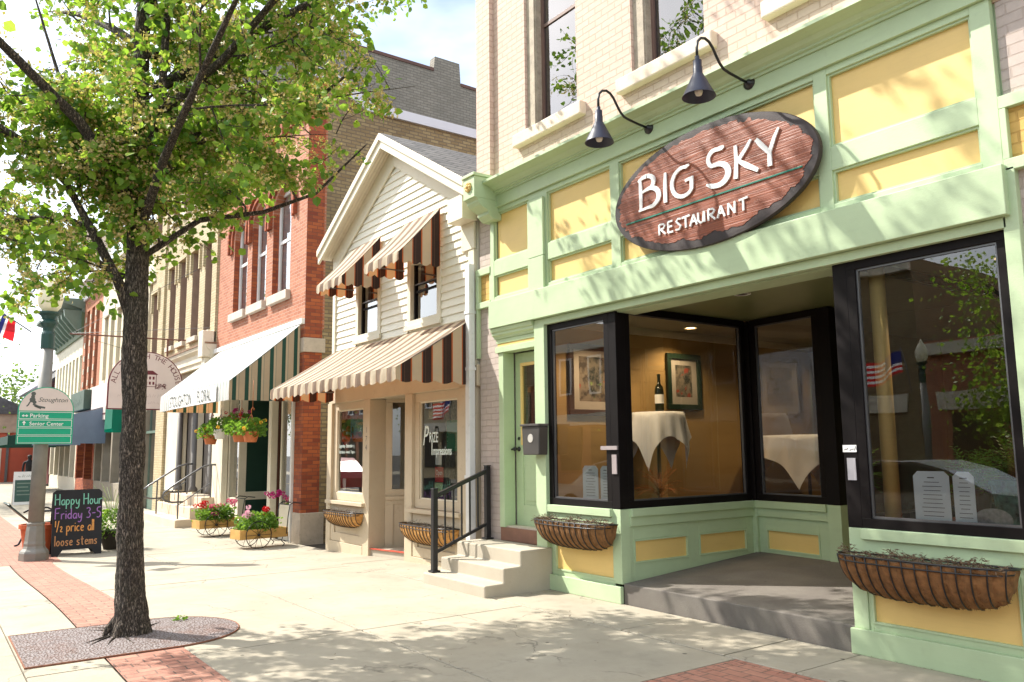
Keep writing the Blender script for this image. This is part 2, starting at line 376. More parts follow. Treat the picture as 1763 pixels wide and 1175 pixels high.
plain('grey_letter', (.10, .11, .10), .6, .05)
plain('pole_grey', (.22, .215, .19), .5, .12, 5, .25, dirt=.3)
plain('pole_green', (.015, .06, .05), .4, .1)
plain('bench_green', (.01, .035, .025), .35, .1)
plain('planter_orange', (.52, .11, .035), .55, .08)
plain('chalkboard', (.014, .014, .017), .75, .3, 5)
plain('chalk_teal', (.22, .55, .42), .9, .2, 60); plain('chalk_violet', (.36, .17, .48), .9, .2, 60); plain('chalk_orange', (.75, .34, .10), .9, .2, 60); plain('chalk_brown', (.55, .27, .12), .9, .2, 60)
plain('downspout', (.70, .70, .70), .4, .05, 3, .1, metal=0, dirt=.2)
plain('roof_dark', (.09, .085, .085), .8, .3, 4, .5)
plain('flashing', (.62, .63, .68), .4, .05, 2, .1)
plain('plinth_stone', (.50, .42, .33), .85, .15, 4, .5, dirt=.4)
plain('letter_gold', (.45, .40, .15), .5)
plain('paper', (.74, .80, .86), .7, .04, 3)
plain('ink', (.12, .12, .13), .7)
plain('sage', (.16, .22, .17), .5, .1)
plain('blue_cloth', (.19, .25, .34), .85, .1, 2, trans=.2)
plain('green_cloth', (.01, .055, .04), .8, .1, 2, trans=.2)
plain('green_cloth_bright', (.0, .19, .12), .8, .1, 2, trans=.3)
plain('pale_blue_cloth', (.35, .5, .65), .8, .1, 2)
plain('door_maroon', (.09, .012, .016), .5, .1)
plain('grey_panel', (.13, .12, .11), .6, .1)
plain('red_flag', (.62, .02, .03), .8, .05, 3, trans=.4); plain('blue_flag', (.02, .03, .18), .8, .05, 3, trans=.3); plain('white_flag', (.8, .8, .8), .8, .03, 3, trans=.4)
plain('skin', (.42, .25, .18), .6, .05); plain('dark_jacket', (.012, .012, .014), .85, .2); plain('trousers', (.03, .035, .05), .85, .2); plain('hair', (.02, .015, .01), .7, .2)
plain('red_brown_wood', (.13, .03, .02), .5, .15); plain('bottle_glass', (.008, .014, .008), .08, .05, 3, 0)
plain('picture_mat', (.42, .38, .33), .8, .04); plain('picture_frame', (.035, .028, .03), .35, .1); plain('green_frame', (.02, .04, .025), .35)
plain('rail_grey', (.14, .14, .145), .35, .1, 4, .1, metal=.6)
plain('grass_orange', (.45, .16, .05), .8, .3, 30)
concretemat('concrete', (.43, .385, .30), (.335, .295, .225))
concretemat('aggregate', (.215, .195, .165), (.15, .13, .115), .6, 2.5, .8)
concretemat('step_concrete', (.50, .45, .36), (.42, .37, .29), .2, 2.0, .3)
concretemat('asphalt', (.07, .07, .07), (.045, .045, .045), .5, 2, .6)
concretemat('joint_dirt', (.06, .05, .035), (.04, .03, .02))
brick('pink_brick', (.71, .54, .45), (.68, .50, .41), (.60, .42, .33), .215, .078, .007, bump=.75, painted=.8, stain=.12, staincol=(.6, .42, .3))
brick('pale_pink_brick', (.56, .47, .42), (.52, .43, .39), (.48, .39, .34), .215, .078, .007, bump=.75, painted=.9, stain=.15, staincol=(.4, .32, .28))
brick('gold_brick', (.74, .47, .14), (.70, .44, .13), (.6, .36, .1), .215, .078, .007, bump=.7, painted=.7, stain=.1)
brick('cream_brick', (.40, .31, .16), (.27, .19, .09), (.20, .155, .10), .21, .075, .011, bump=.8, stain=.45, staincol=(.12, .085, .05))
brick('yellow_brick', (.62, .52, .32), (.52, .42, .24), (.42, .34, .22), .21, .072, .010, bump=.6, stain=.15)
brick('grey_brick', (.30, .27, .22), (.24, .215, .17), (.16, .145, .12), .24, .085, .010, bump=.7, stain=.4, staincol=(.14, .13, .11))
brick('red_brick', (.52, .21, .115), (.38, .13, .065), (.48, .28, .20), .205, .07, .008, bump=.6, stain=.12, staincol=(.4, .12, .06))
brick('deep_red_brick', (.50, .13, .04), (.26, .055, .025), (.2, .07, .04), .205, .07, .006, bump=.5, stain=.25, staincol=(.12, .04, .025))
brick('orange_brick', (.50, .20, .10), (.44, .16, .08), (.42, .2, .12), .21, .072, .006, bump=.4, stain=.1)
brick('paver', (.56, .27, .19), (.46, .20, .14), (.20, .13, .10), .205, .102, .006, ground=True, bump=.6, stain=.3, staincol=(.36, .22, .16), nz=.3)
brick('paver_cross', (.56, .27, .19), (.46, .20, .14), (.20, .13, .10), .205, .102, .006, ground=True, bump=.6, stain=.3, staincol=(.36, .22, .16), rot=PI / 2, nz=.3)
brick('shingle', (.075, .072, .07), (.14, .135, .13), (.02, .02, .02), .3, .12, .012, bump=1.0, stain=.3, staincol=(.05, .05, .045))
glassmat('glass', (.75, .8, .78), 1.0, .05); glassmat('shop_glass', (.86, .88, .85), 1.25, .02); glassmat('old_glass', (.6, .65, .65), 1.8, .12)
emit('lamp_glow', (1, .62, .25), 6.0); emit('warm_lamp', (1, .30, .06), 2.5)
plain('globe', (.85, .82, .68), .35, .03, 3, 0, trans=.4)
CR = (.52, .45, .33); DK = (.035, .018, .014); OR = (.42, .11, .03)
stripes('sunlit_brown_stripes', 0, .30, [(0, (.64, .57, .43)), (.46, (.42, .27, .17)), (.51, (.24, .175, .125)), (.63, (.33, .26, .20)), (.66, (.24, .175, .125)), (.93, (.48, .37, .26))], off=.05, trans=.30, var=.25)  # sun glare on the awning fronts put into paler stripe colours
for ax in (0, 1):
    stripes('brown_stripes_' + 'xy'[ax], ax, .30, [(0, CR), (.46, OR), (.51, DK), (.63, (.09, .05, .035)), (.66, DK), (.93, OR)], off=.05, trans=.22)
    stripes('green_stripes_' + 'xy'[ax], ax, .23, [(0, (.46, .40, .29)), (.30, (.02, .075, .055)), (.62, (.50, .44, .32)), (.80, (.22, .25, .20)), (.84, (.46, .40, .29))], off=.02, trans=.3)
stripes('pale_green_stripes', 0, .185, [(0, (.76, .77, .74)), (.55, (.30, .38, .34)), (.68, (.7, .71, .68)), (.8, (.34, .42, .38)), (.9, (.76, .77, .74))], trans=.25)
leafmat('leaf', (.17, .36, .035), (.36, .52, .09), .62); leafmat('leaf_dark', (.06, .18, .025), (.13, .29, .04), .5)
leafmat('leaf_bright', (.10, .24, .03), (.2, .36, .06), .4); leafmat('bract', (.62, .44, .20), (.80, .62, .32), .45)
leafmat('petal_red', (.55, .01, .015), (.7, .03, .03), .25); leafmat('petal_pink', (.75, .10, .22), (.85, .3, .45), .3)
leafmat('petal_magenta', (.45, .01, .16), (.6, .03, .28), .25); leafmat('petal_pale', (.8, .42, .55), (.85, .62, .7), .3)
leafmat('petal_yellow', (.75, .42, .02), (.8, .55, .08), .25); leafmat('leaf_cream', (.4, .5, .2), (.6, .65, .4), .3)
leafmat('leaf_far', (.10, .17, .05), (.17, .25, .08), .4)
barkmat()
# ---------------------------------------------------------------- ground
def gz(x):
    t = min(1, max(0, (-9 - x) / 6.0)); return -.15 * (t * t * (3 - 2 * t))
def structure(o): o['kind'] = 'structure'; return o
XS = [70, 40, 12] + [-9 - i * .6 for i in range(11)] + [-30, -60, -130]
def strip(name, y0, y1, mat, dz=0, xs=None, thick=0, th=0):
    m = MB(); xs = xs or XS
    m.ribbon([[(x, y0, gz(x) + dz), (x, y1, gz(x) + dz)] for x in xs])
    if thick:
        m.ribbon([[(x, y0, gz(x) + dz), (x, y0, gz(x) + dz - thick)] for x in xs]); m.ribbon([[(x, y1, gz(x) + dz), (x, y1, gz(x) + dz - thick)] for x in xs])
    return structure(m.build(name, mat))
structure(MB().quad((-400, -400, -.6), (400, -400, -.6), (400, 400, -.6), (-400, 400, -.6)).build('ground', 'asphalt'))
strip('road', -17.4, -5.33, 'asphalt', -.14)
strip('sidewalk_bed', -5.2, 3.0, 'joint_dirt', -.022)
structure(MB().ribbon([[(x, -5.335, gz(x) + .002), (x, -5.186, gz(x) + .002)] for x in XS]).ribbon([[(x, -5.335, gz(x) + .002), (x, -5.35, gz(x) - .3)] for x in XS]).ribbon([[(x, -5.186, gz(x) + .002), (x, -5.186, gz(x) - .03)] for x in XS]).build('kerb', 'concrete'))
strip('road_marking', -11.5, -11.38, 'yellow_paint', -.136)
sl = MB()
def slab(x0, x1, y0, y1, g=.0075):
    if x1 < x0: x0, x1 = x1, x0
    a = x0 + g; b = x1 - g; y0 += g; y1 -= g; j = R.uniform(-.0015, .0015)
    xs = [a] + [v for v in (-15, -14.4, -13.8, -13.2, -12.6, -12, -11.4, -10.8, -10.2, -9.6, -9) if a < v < b] + [b]
    e = .006
    rows_ = [[(x, y0, gz(x) - .03), (x, y0, gz(x) - e + j), (x, y0 + e, gz(x) + j), (x, y1 - e, gz(x) + j), (x, y1, gz(x) - e + j), (x, y1, gz(x) - .03)] for x in xs]
    rows_ = [[(xs[0] - .0001, p[1], gz(a) - .03) for p in rows_[0]]] + rows_ + [[(xs[-1] + .0001, p[1], gz(b) - .03) for p in rows_[-1]]]
    sl.ribbon(rows_)
def cols(breaks, y0, y1, skip=None):
    for a, b in zip(breaks, breaks[1:]):
        if skip and a <= skip[0] + .01 and b >= skip[1] - .01: continue
        slab(a, b, y0, y1)
near = [9, 6.4, 3.8, 1.2, -1.5, -4.15, -6.82, -8.9, -10.9, -12.9, -14.9, -15.2]
farx = [-15.2, -17.3, -19.3, -21.3, -23.3, -25.3, -28, -31, -34, -37, -40, -44, -48, -52, -56, -60, -70, -80]
cols(near + farx[1:], -2.63, -.86, (-1.5, -4.15)); cols([9, 6, 3, .5, -1.9, -3.65, -4.28, -5.4, -7.3, -9.2, -11.2, -13.3, -15.3, -17.3] + farx[2:], -.85, -.004)
cols(near, -4.05, -2.63, (-1.5, -4.15)); cols(farx, -3.9, -2.63)
cols([9, 6.4, 3.8, 1.2, -1.5, -4.15, -5.6, -6.9, -8.55, -10.2, -11.8, -13.4, -15.2], -5.18, -4.62, (-1.5, -4.15))
structure(sl.build('sidewalk', 'concrete', smooth=False))
bp = MB(); 
for a, b in ((9, -1.5), (-4.15, -15.2)):
    xs = [a] + [v for v in XS if b < v < a] + [b]; bp.ribbon([[(x, -4.62, gz(x) + .001), (x, -4.05, gz(x) + .001)] for x in xs])
bp.ribbon([[(x, -5.18, gz(x) + .001), (x, -3.9, gz(x) + .001)] for x in (-15.2, -30, -80)])
structure(bp.build('brick_paving', 'paver_cross'))
b2 = MB(); b2.quad((-4.045, -5.18, .001), (-1.6, -5.18, .001), (-1.6, -.965, .001), (-4.045, -.965, .001))
structure(b2.build('brick_paving', 'paver'))
bb = MB()   # border course of the brick field
for i in range(46):
    y = -5.18 + i * .0935
    if y < -1.02: bb.box(-4.145, -4.05, y + .003, y + .0905, -.03, .002)
for i in range(24): x = -4.145 + i * .107; bb.box(x + .003, x + .104, -.965 + .004, -.87, -.03, .002)
structure(bb.build('brick_border', 'paver', bevel=.004))
# dirt, twigs and gum at joints
lt = MB()
for i in range(520):
    x = R.uniform(-9, -2.5); y = R.choice([-.855, -2.632, -.02, -.03, R.uniform(-4, -.1)]) + R.gauss(0, .018)
    lt.leaf(Vector((x, y, gz(x) + .006)), Vector((R.uniform(-1, 1), R.uniform(-1, 1), R.uniform(0, .3))), R.uniform(.006, .022), Vector((0, 0, 1)), .25)
o = lt.build('leaf_litter', 'dry_moss'); o['kind'] = 'stuff'; tag(o, 'small dry bits and husks scattered along the pavement joints', 'litter')
# ---------------------------------------------------------------- restaurant building
RB = thing('restaurant_building', 'painted pink brick building with pale green and yellow shopfront and recessed entrance', 'building', (-5.5, 0, 0))
holes = [(-7.80, -6.80, 5.5, 8.2), (-5.90, -4.90, 5.5, 8.2), (-4.02, -3.02, 5.5, 8.2), (-2.14, -1.14, 5.5, 8.2), (-.26, .74, 5.5, 8.2), (1.6, 2.6, 5.5, 8.2)]
m = MB(); wall(m, -8.49, 6, 4.64, 10.2, 0.0, .3, holes); m.box(-8.81, -8.49, -.07, .3, 4.64, 10.2)
m.box(-8.81, 6, .3, .5, 8.4, 10.2); m.box(-8.81, -8.6, .3, 14, 3.3, 10.2); m.box(5.8, 6, .3, 14, 0, 10.2); m.box(-8.6, 5.8, 13.8, 14, 0, 10.2)
m.build('wall', 'pink_brick', RB)
m = MB().box(-8.85, -8.42, .0, .3, -.05, 4.635); m.box(-2.28, 6, 0, .3, -.05, 4.635); m.box(-2.329, -2.28, 0.004, .3, 3.421, 4.635); m.box(-8.81, -8.6, .3, 14, 0, 3.3); m.box(-8.42, -8.3, .2, .3, 0, 4.6)
m.build('lower_wall', 'pale_pink_brick', RB)
MB().box(-8.81, 6, .5, 13.8, 9.8, 9.95).build('roof', 'roof_dark', RB)
MB().box(-8.6, 5.8, .31, 13.8, 3.35, 3.55).build('upper_floor', 'dark_room', RB)
for h in holes:
    w_ = sash_window(RB, h[0] + .16, h[1], 5.56, 8.2, .14, 'brown_frame', .05, 'old_glass', .5, .05)
    f = MB().box(h[0] + .002, h[0] + .15, .04, .16, 5.5, 8.198); f.box(h[0] + .15, h[0] + .17, .06, .16, 5.5, 8.198); f.box(h[0] + .15, h[1] - .002, .05, .16, 8.1, 8.197)
    f.build('window_casing', 'old_frame', RB)
    MB().box(h[0] - .17, h[1] + .15, -.09, .13, 5.34, 5.5).build('sill', 'peach_sill', RB, bevel=.015)
G = 'green_paint'; Y = 'yellow_paint'
m = MB().box(-8.50, -2.33, .02, .3, 3.0, 4.6375); m.build('backing_board', G, RB)
for a, b in ((-8.45, -7.70), (-7.34, -6.24), (-6.10, -3.74), (-3.62, -2.48)):
    for c, d in ((3.98, 4.60), (3.50, 3.78)):
        p = MB().box(a, b, 0.0, .015, c, d).build('panel', Y, RB)
        MB().frame(face_street(0, 0, 0), a, b, c, d, .018, .002, .03).build('bead', G, p)
t = MB()
for a, b in ((-8.53, -8.45), (-7.70, -7.34), (-6.24, -6.10), (-3.74, -3.62), (-2.48, -2.345)): t.box(a, b, -.05, .018, 3.44, 4.66)
for a, b in ((-8.45, -7.70), (-7.34, -6.24), (-6.10, -3.74), (-3.62, -2.48)):
    t.box(a, b, -.048, .018, 3.78, 3.98); t.box(a, b, -.048, .018, 3.44, 3.50); t.box(a, b, -.048, .018, 4.60, 4.66)
t.build('panel_trim', G, RB, bevel=.004)
MB().box(-7.68, -7.38, -.085, -.0505, 3.40, 3.84).box(-7.68, -7.38, -.085, -.0505, 3.846, 4.56).build('pilaster_board', G, RB, bevel=.004)
MB().box(-8.55, -2.30, -.08, .3, 4.66, 4.82).build('frieze', G, RB, bevel=.003)
prof = [(.3, 4.82), (-.10, 4.82), (-.10, 4.845), (-.125, 4.85), (-.125, 4.87), (-.155, 4.885), (-.185, 4.915), (-.20, 4.918), (-.24, 4.93), (-.275, 4.935), (-.30, 4.94), (-.30, 4.972), (.0, 5.03), (.3, 5.03)]
MB().prism([(-8.50, y, z) for y, z in prof], (6.25, 0, 0)).build('cornice', G, RB)
for cx in (-8.60,):
    c = MB().box(cx, cx + .26, -.42, .0, 4.75, 5.03).box(cx - .02, cx + .28, -.44, .0, 5.03, 5.07)
    c.prism([(cx, 0, 4.5), (cx, -.12, 4.5), (cx, -.2, 4.56), (cx, -.2, 4.6), (cx, -.33, 4.66), (cx, -.36, 4.70), (cx, -.36, 4.72), (cx, -.40, 4.75), (cx, 0, 4.75)], (.26, 0, 0))
    c = c.build('corbel', G, RB, bevel=.006)
    r_ = MB()
    for k in range(8):
        a = k * PI / 4; r_.lathe([(.0, .03), (.02, .025), (.024, .0)], (cx + .13 + .045 * math.cos(a), -.42, 4.9 + .045 * math.sin(a)), 8, 'y')
    r_.lathe([(.0, .045), (.02, .04), (.03, 0)], (cx + .13, -.42, 4.9), 10, 'y'); r_.build('rosette', Y, c, smooth=True)
MB().box(-8.48, -2.33, -.12, .0, 3.09, 3.44).build('beam', G, RB, bevel=.005)
MB().box(-7.42, -2.36, -.06, .0, 3.012, 3.087).build('beam_lip', G, RB, bevel=.004)
for (a, b, c, d_) in ((-8.87, -8.535, -8.80, -8.575), (-2.342, -1.2, -2.30, -1.24)):
    m = MB().box(a, b, -.06, 0, 3.84, 3.93).box(a, b, -.06, 0, 3.40, 3.48).box(a, c, -.058, 0, 3.48, 3.84).box(d_, b, -.04, 0, 3.48, 3.84)
    if a < -8: m.box(-8.872, -8.83, -.05, .0, 2.75, 3.40)
    m.build('side_band', G, RB, bevel=.004)
    MB().box(c, d_, -.012, 0, 3.48, 3.84).build('band_brick', 'gold_brick', RB)
# door header mouldings
m = MB(); m.prism([(-8.48, y, z) for y, z in ((0.14, 3.087), (-.10, 3.087), (-.09, 3.04), (-.07, 3.03), (-.07, 3.0), (-.04, 2.98), (-.035, 2.955), (.14, 2.955))], (.87, 0, 0))
m.box(-8.46, -7.61, -.02, .14, 2.90, 2.953); m.box(-8.46, -7.61, -.035, .14, 2.78, 2.855)
m.build('door_header', G, RB, bevel=.003)
MB().box(-8.44, -7.61, -.008, .14, 2.857, 2.898).build('header_strip', Y, RB)
m = MB().box(-8.42, -8.32, -.01, .16, .62, 2.778); m.box(-7.61, -7.42, -.06, .3, .0, 3.085)
m.build('door_surround', G, RB, bevel=.004)
d = MB(); F = face_street(-8.31, .17, .64)
d.obox(F, 0, .145, 0, 2.13, -.045, 0); d.obox(F, .61, .70, 0, 2.13, -.045, 0); d.obox(F, .145, .61, 0, .25, -.045, 0); d.obox(F, .145, .61, .92, 1.0, -.045, 0); d.obox(F, .145, .61, 1.98, 2.13, -.045, 0)
d.obox(F, .145, .61, .25, .92, -.045, -.012); d.obox(F, .19, .56, .30, .87, -.045, -.002)
d = d.build('door', 'green_paint', RB, bevel=.004)
MB().frame(F, .125, .63, .98, 2.0, .04, -.01, .018).build('door_trim', Y, d, bevel=.003)
MB().quad(F(.16, 1.02, -.01), F(.60, 1.02, -.01), F(.60, 1.96, -.01), F(.16, 1.96, -.01)).build('door_pane', 'shop_glass', d)
h = MB().lathe([(.03, 0), (.03, .012), (.012, .02), (.012, .05), (.028, .055), (.03, .075), (.018, .09)], F(.07, .93, 0), 14, 'y'); h.tube([F(.07, .93, .06), F(.03, .93, .075), F(-.0, .925, .07)], .011, 8); MB().lathe([(.02, 0), (.02, .012)], F(.07, 1.06, 0), 12, 'y').build('lock', 'black_metal', d)
h.build('handle', 'black_metal', d, smooth=True)
MB().box(-8.42, -7.61, .0, .3, .46, .62).build('threshold', 'plinth_red' if 'plinth_red' in MATS else plain('plinth_red', (.24, .12, .08), .8, .2, 5, .5), RB, bevel=.006)
MB().box(-8.42, -7.55, .02, .3, .62, .64).build('door_sill', 'stone_sill', RB)
# display windows. corners of the recess
C1 = (-6.27, 0); C2 = (-6.27, 2.16); C3 = (-5.12, 2.06); C4 = (-4.95, 3.1); C5 = (-3.70, 3.1); C6 = (-3.66, 0)
def panel_run(A, B, z0, name='bulkhead', panels=(), top=.88, ztop=3.02, posts=(0, 1), glass=True, low=.94, fw=.075, pz=(.38, .62)):
    """glazed shopfront from A to B (outside on the right-hand side going A->B)"""
    A = Vector((A[0], A[1], 0)); B = Vector((B[0], B[1], 0)); u = (B - A).normalized(); ln = (B - A).length; n = Vector((u.y, -u.x, 0))
    F = Frame(A, u, (0, 0, 1), n)
    # low wall with sunk panels
    bk = MB(); z_a, z_b = pz; xs = 0
    for a, b in panels:
        bk.obox(F, xs, a, z0, .76, -.10, 0); bk.obox(F, a, b, z0, z_a, -.10, 0); bk.obox(F, a, b, z_b, .76, -.10, 0); xs = b
    bk.obox(F, xs, ln, z0, .76, -.10, 0); bk.obox(F, 0, ln, .76, .86, -.10, .025); bk.obox(F, 0, ln, .86, low, -.12, .055)
    bk = bk.build(name, G, RB, bevel=.004)
    for a, b in panels:
        p = MB().obox(F, a, b, z_a, z_b, -.09, -.018).build('panel', Y, RB)
        MB().frame(F, a, b, z_a, z_b, .016, -.018, .008).build('bead', G, p)
    fr = MB(); fr.obox(F, 0, ln, low, low + fw, -.06, .012); fr.obox(F, 0, ln, ztop - fw, ztop, -.06, .012)
    fr.obox(F, 0, fw, low + fw, ztop - fw, -.06, .012); fr.obox(F, ln - fw, ln, low + fw, ztop - fw, -.06, .012)
    fr = fr.build('window', 'black_trim', RB, bevel=.003)
    MB().frame(F, fw, ln - fw, low + fw, ztop - fw, .016, -.03, -.005).build('bead', 'rail_grey', fr)
    MB().quad(F(fw, low + fw, -.02), F(ln - fw, low + fw, -.02), F(ln - fw, ztop - fw, -.02), F(fw, ztop - fw, -.02)).build('pane', 'shop_glass', fr)
    return F
panel_run((-7.42, 0), (-6.37, 0), .0, panels=((.08, 1.05),), low=.94, pz=(.22, .70))
MB().box(-7.46, -6.25, -.045, .0, .0, .17).build('kickboard', G, RB, bevel=.006)
panel_run((C1[0], .12), (C2[0], C2[1] - .04), .2, panels=((.06, .88), (1.06, 1.88)), ztop=3.08)
panel_run((C2[0] + .06, C2[1]), (C3[0] - .1, C3[1]), .3, panels=((.11, .86),), ztop=3.08)
panel_run((C3[0], C3[1] + .1), C4, .3, panels=((.2, .8),), ztop=3.08)
panel_run((C6[0], C5[1]), (C6[0], .12), .2, ztop=3.08, panels=((.3, 1.4), (1.6, 2.8)))
panel_run((-3.58, 0), (-2.38, 0), .0, panels=((.03, 1.08),), ztop=3.02, pz=(.24, .70))
MB().box(-3.72, -2.28, -.045, .0, .0, .19).build('kickboard', G, RB, bevel=.006)
MB().box(-2.38, -2.28, -.06, .3, .0, 3.42).build('end_pilaster', G, RB, bevel=.004)
for (x0, x1, y0, y1) in ((-6.37, -6.255, -.012, .12), (-3.70, -3.58, -.012, .12), (C2[0] - .05, C2[0] + .06, C2[1] - .04, C2[1] + .07), (C3[0] - .1, C3[0] + .06, C3[1] - .03, C3[1] + .1)):
    MB().box(x0, x1, y0, y1, .941, 3.07 if y0 > 1 else 3.012).build('corner_post', 'black_trim', RB, bevel=.004)
    MB().box(x0 - .0, x1 + .0, y0 + .0, y1, .19, .938).build('corner_block', G, RB, bevel=.004)
# entrance door at the back of the recess
m = MB(); m.box(-4.95, -4.62, 3.08, 3.2, .34, 3.08); m.box(-3.72, -3.62, 3.08, 3.2, .34, 3.08); m.box(-4.62, -3.72, 3.08, 3.2, 2.72, 2.80); m.box(-4.62, -3.72, 3.08, 3.2, 3.0, 3.08); m.build('entrance_frame', G, RB, bevel=.004)
MB().box(-4.62, -3.72, 3.1, 3.18, 2.80, 3.0).build('transom_panel', Y, RB)
F = face_street(-4.61, 3.12, .36); d = MB().frame(F, 0, .88, 0, 2.34, .12, -.05, 0); d = d.build('entrance_door', G, RB, bevel=.004)
MB().obox(F, .12, .76, .12, 1.0, -.04, -.01).build('door_panel', Y, d)
MB().obox(F, .12, .76, 1.0, 2.22, -.035, -.02).build('door_panel', Y, d)
m = MB(); m.prism([(-6.25, 0, .2), (-3.68, 0, .2), (-3.68, 3.1, .35), (-4.95, 3.1, .35), (-5.12, 2.06, .35), (-6.25, 2.2, .35)], (0, 0, -.4)); m.build('entrance_step', 'aggregate', RB, bevel=.01)
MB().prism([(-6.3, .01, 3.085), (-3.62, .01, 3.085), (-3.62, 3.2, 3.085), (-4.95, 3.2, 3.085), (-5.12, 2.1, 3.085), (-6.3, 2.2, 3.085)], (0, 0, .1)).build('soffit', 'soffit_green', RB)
MB().frame(face_along(0, 0, 0), 0, .1, 0, .1, .01, 0, .01)
for x, y in ((-5.12, .66), (-4.05, .62)):
    q = MB().lathe([(.085, 0), (.085, .012), (.062, .012), (.058, 0)], (x, y, 3.074), 24, cap=False); l_ = q.build('downlight', 'white_paint', RB, smooth=True)
    MB().lathe([(.058, 0), (.05, .002)], (x, y, 3.082), 20).build('reflector', 'dark_room', l_)
# rooms behind the glass
m = MB(); m.box(-7.6, -7.42, .1, 6.4, .6, 3.085)
for i in range(15): z = .64 + i * .16; m.box(-7.419, -7.416, .1, 6.4, z, z + .157)
m.build('room_wall', 'interior_gold', RB)
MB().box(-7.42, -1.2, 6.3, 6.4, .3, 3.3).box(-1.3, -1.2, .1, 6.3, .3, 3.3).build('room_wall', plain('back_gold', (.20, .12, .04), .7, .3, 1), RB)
m = MB(); m.box(-7.42, -6.31, .13, 6.3, .55, .78); m.box(-3.60, -2.4, .13, 1.2, .55, .96); m.box(-6.31, -1.3, 3.3, 6.3, .25, .35); m.build('display_floor', 'red_brown_wood', RB)
MB().box(-7.41, -6.31, .06, 6.3, 3.09, 3.2).box(-6.3, -4.96, 2.3, 6.3, 3.09, 3.2).box(-4.95, -1.3, 3.22, 6.3, 3.09, 3.2).box(-3.6, -1.3, .06, 3.2, 3.09, 3.2).build('room_ceiling', 'interior_ceiling', RB)
MB().box(-7.411, -7.37, .1, 6.3, 3.0, 3.088).build('crown_moulding', 'cream_paint', RB)
for x, y in ((-7.0, 2.0), (-6.75, .55), (-6.0, 3.6), (-2.9, 1.2)):  # second and third are added fittings, there only to brighten the draped tables
    q = MB().lathe([(.085, 0), (.085, .012), (.062, .012)], (x, y, 3.076), 24, cap=False).build('downlight', 'white_paint', RB, smooth=True)
    MB().lathe([(.06, 0), (.055, .003)], (x, y, 3.079), 20).build('bulb', 'lamp_glow', q)
    ld = bpy.data.lights.new('room_and_fill_light', 'SPOT'); ld.energy = 48 if y == .55 else 28; ld.color = (1, .80, .56); ld.color = (1, .72, .42); ld.spot_size = 2.4; ld.spot_blend = .6; ld.shadow_soft_size = .05
    lo = bpy.data.objects.new('room_and_fill_light', ld); COL.objects.link(lo); lo.location = (x, y, 3.05); lo.parent = None
MB().lathe([(.06, .96), (.06, 3.09)], (-3.47, .24, 0), 20).build('pipe_column', Y, RB, smooth=True)
MB().box(-7.0, -6.985, .0, .01, 0, .01)
# ---------------------------------------------------------------- oval sign
SG = thing('oval_sign', 'large oval carved brown wood sign with white lettering and ragged dark rim', 'sign', (-4.86, -.14, 3.98))
FS = face_street(-4.86, -.15, 3.985)
def ell(a, b, n=96): return [(a * math.cos(2 * PI * i / n), b * math.sin(2 * PI * i / n)) for i in range(n)]
m = MB()
rings = [(1.19, .565, -.07), (1.205, .577, -.05), (1.207, .579, -.012), (1.20, .572, 0), (1.16, .54, .001), (1.0, .44, .001)]
m.ribbon([[F_ for F_ in [FS(x, y, c) for x, y in ell(a, b)] + [FS(a, 0, c)]] for a, b, c in rings])
m.quad(*[FS(x, y, -.07) for x, y in ell(1.18, .555)])
m.build('rim', plain('sign_rim', (.035, .024, .024), .6, .3, 5, .3), SG)
# carved field: fine horizontal grooves, ragged edge
mw, n, b, o_ = newmat('carved_wood'); p = position(n)
mpn = n.nodes.new('ShaderNodeMapping'); mpn.inputs['Scale'].default_value = (1.3, 1, 80); n.links.new(p, mpn.inputs[0])
g = noise_(n, mpn.outputs[0], 1.0, 4, .6)
n.links.new(mix(n, ramp(n, g, .36, .6), (.16, .04, .02, 1), (.30, .085, .04, 1)), b.inputs['Base Color']); b.inputs['Roughness'].default_value = .42
bump_(n, b, g, .6, .008); MATS['carved_wood'] = mw
rr = random.Random(3); pts = []; k = 0
for i in range(260):
    a = 2 * PI * i / 260
    if i % 2 == 0: k = .45 * k + rr.gauss(0, .012)
    q = k + (rr.uniform(-.006, .006)); low = max(0, -math.sin(a)) * .05
    pts.append(FS((1.135 + q) * math.cos(a), (.515 - low * .6 + q) * math.sin(a), 0))
MB().prism([p_ + Vector((0, -.004, 0)) for p_ in pts], (0, .01, 0)).build('field', 'carved_wood', SG)
def S(x, z): return (x + 4.86, z - 3.985)
lw = MB()
nst = [0]
def st(ps, w_=.039): nst[0] += 1; lw.stroke([S(p[0], p[1]) + ((p[2],) if len(p) > 2 else ()) for p in ps], w_, FS, .016 + .0005 * (nst[0] % 7), .013)
def arc(cx, cz, rx_, rz_, a0, a1, n=14, w0=1, w1=1, wm=1):
    o = []
    for i in range(n + 1):
        t = i / n; a = math.radians(a0 + (a1 - a0) * t); o.append((cx + rx_ * math.cos(a), cz + rz_ * math.sin(a), w0 * (1 - t) + w1 * t + (wm - 1) * math.sin(PI * t)))
    return o
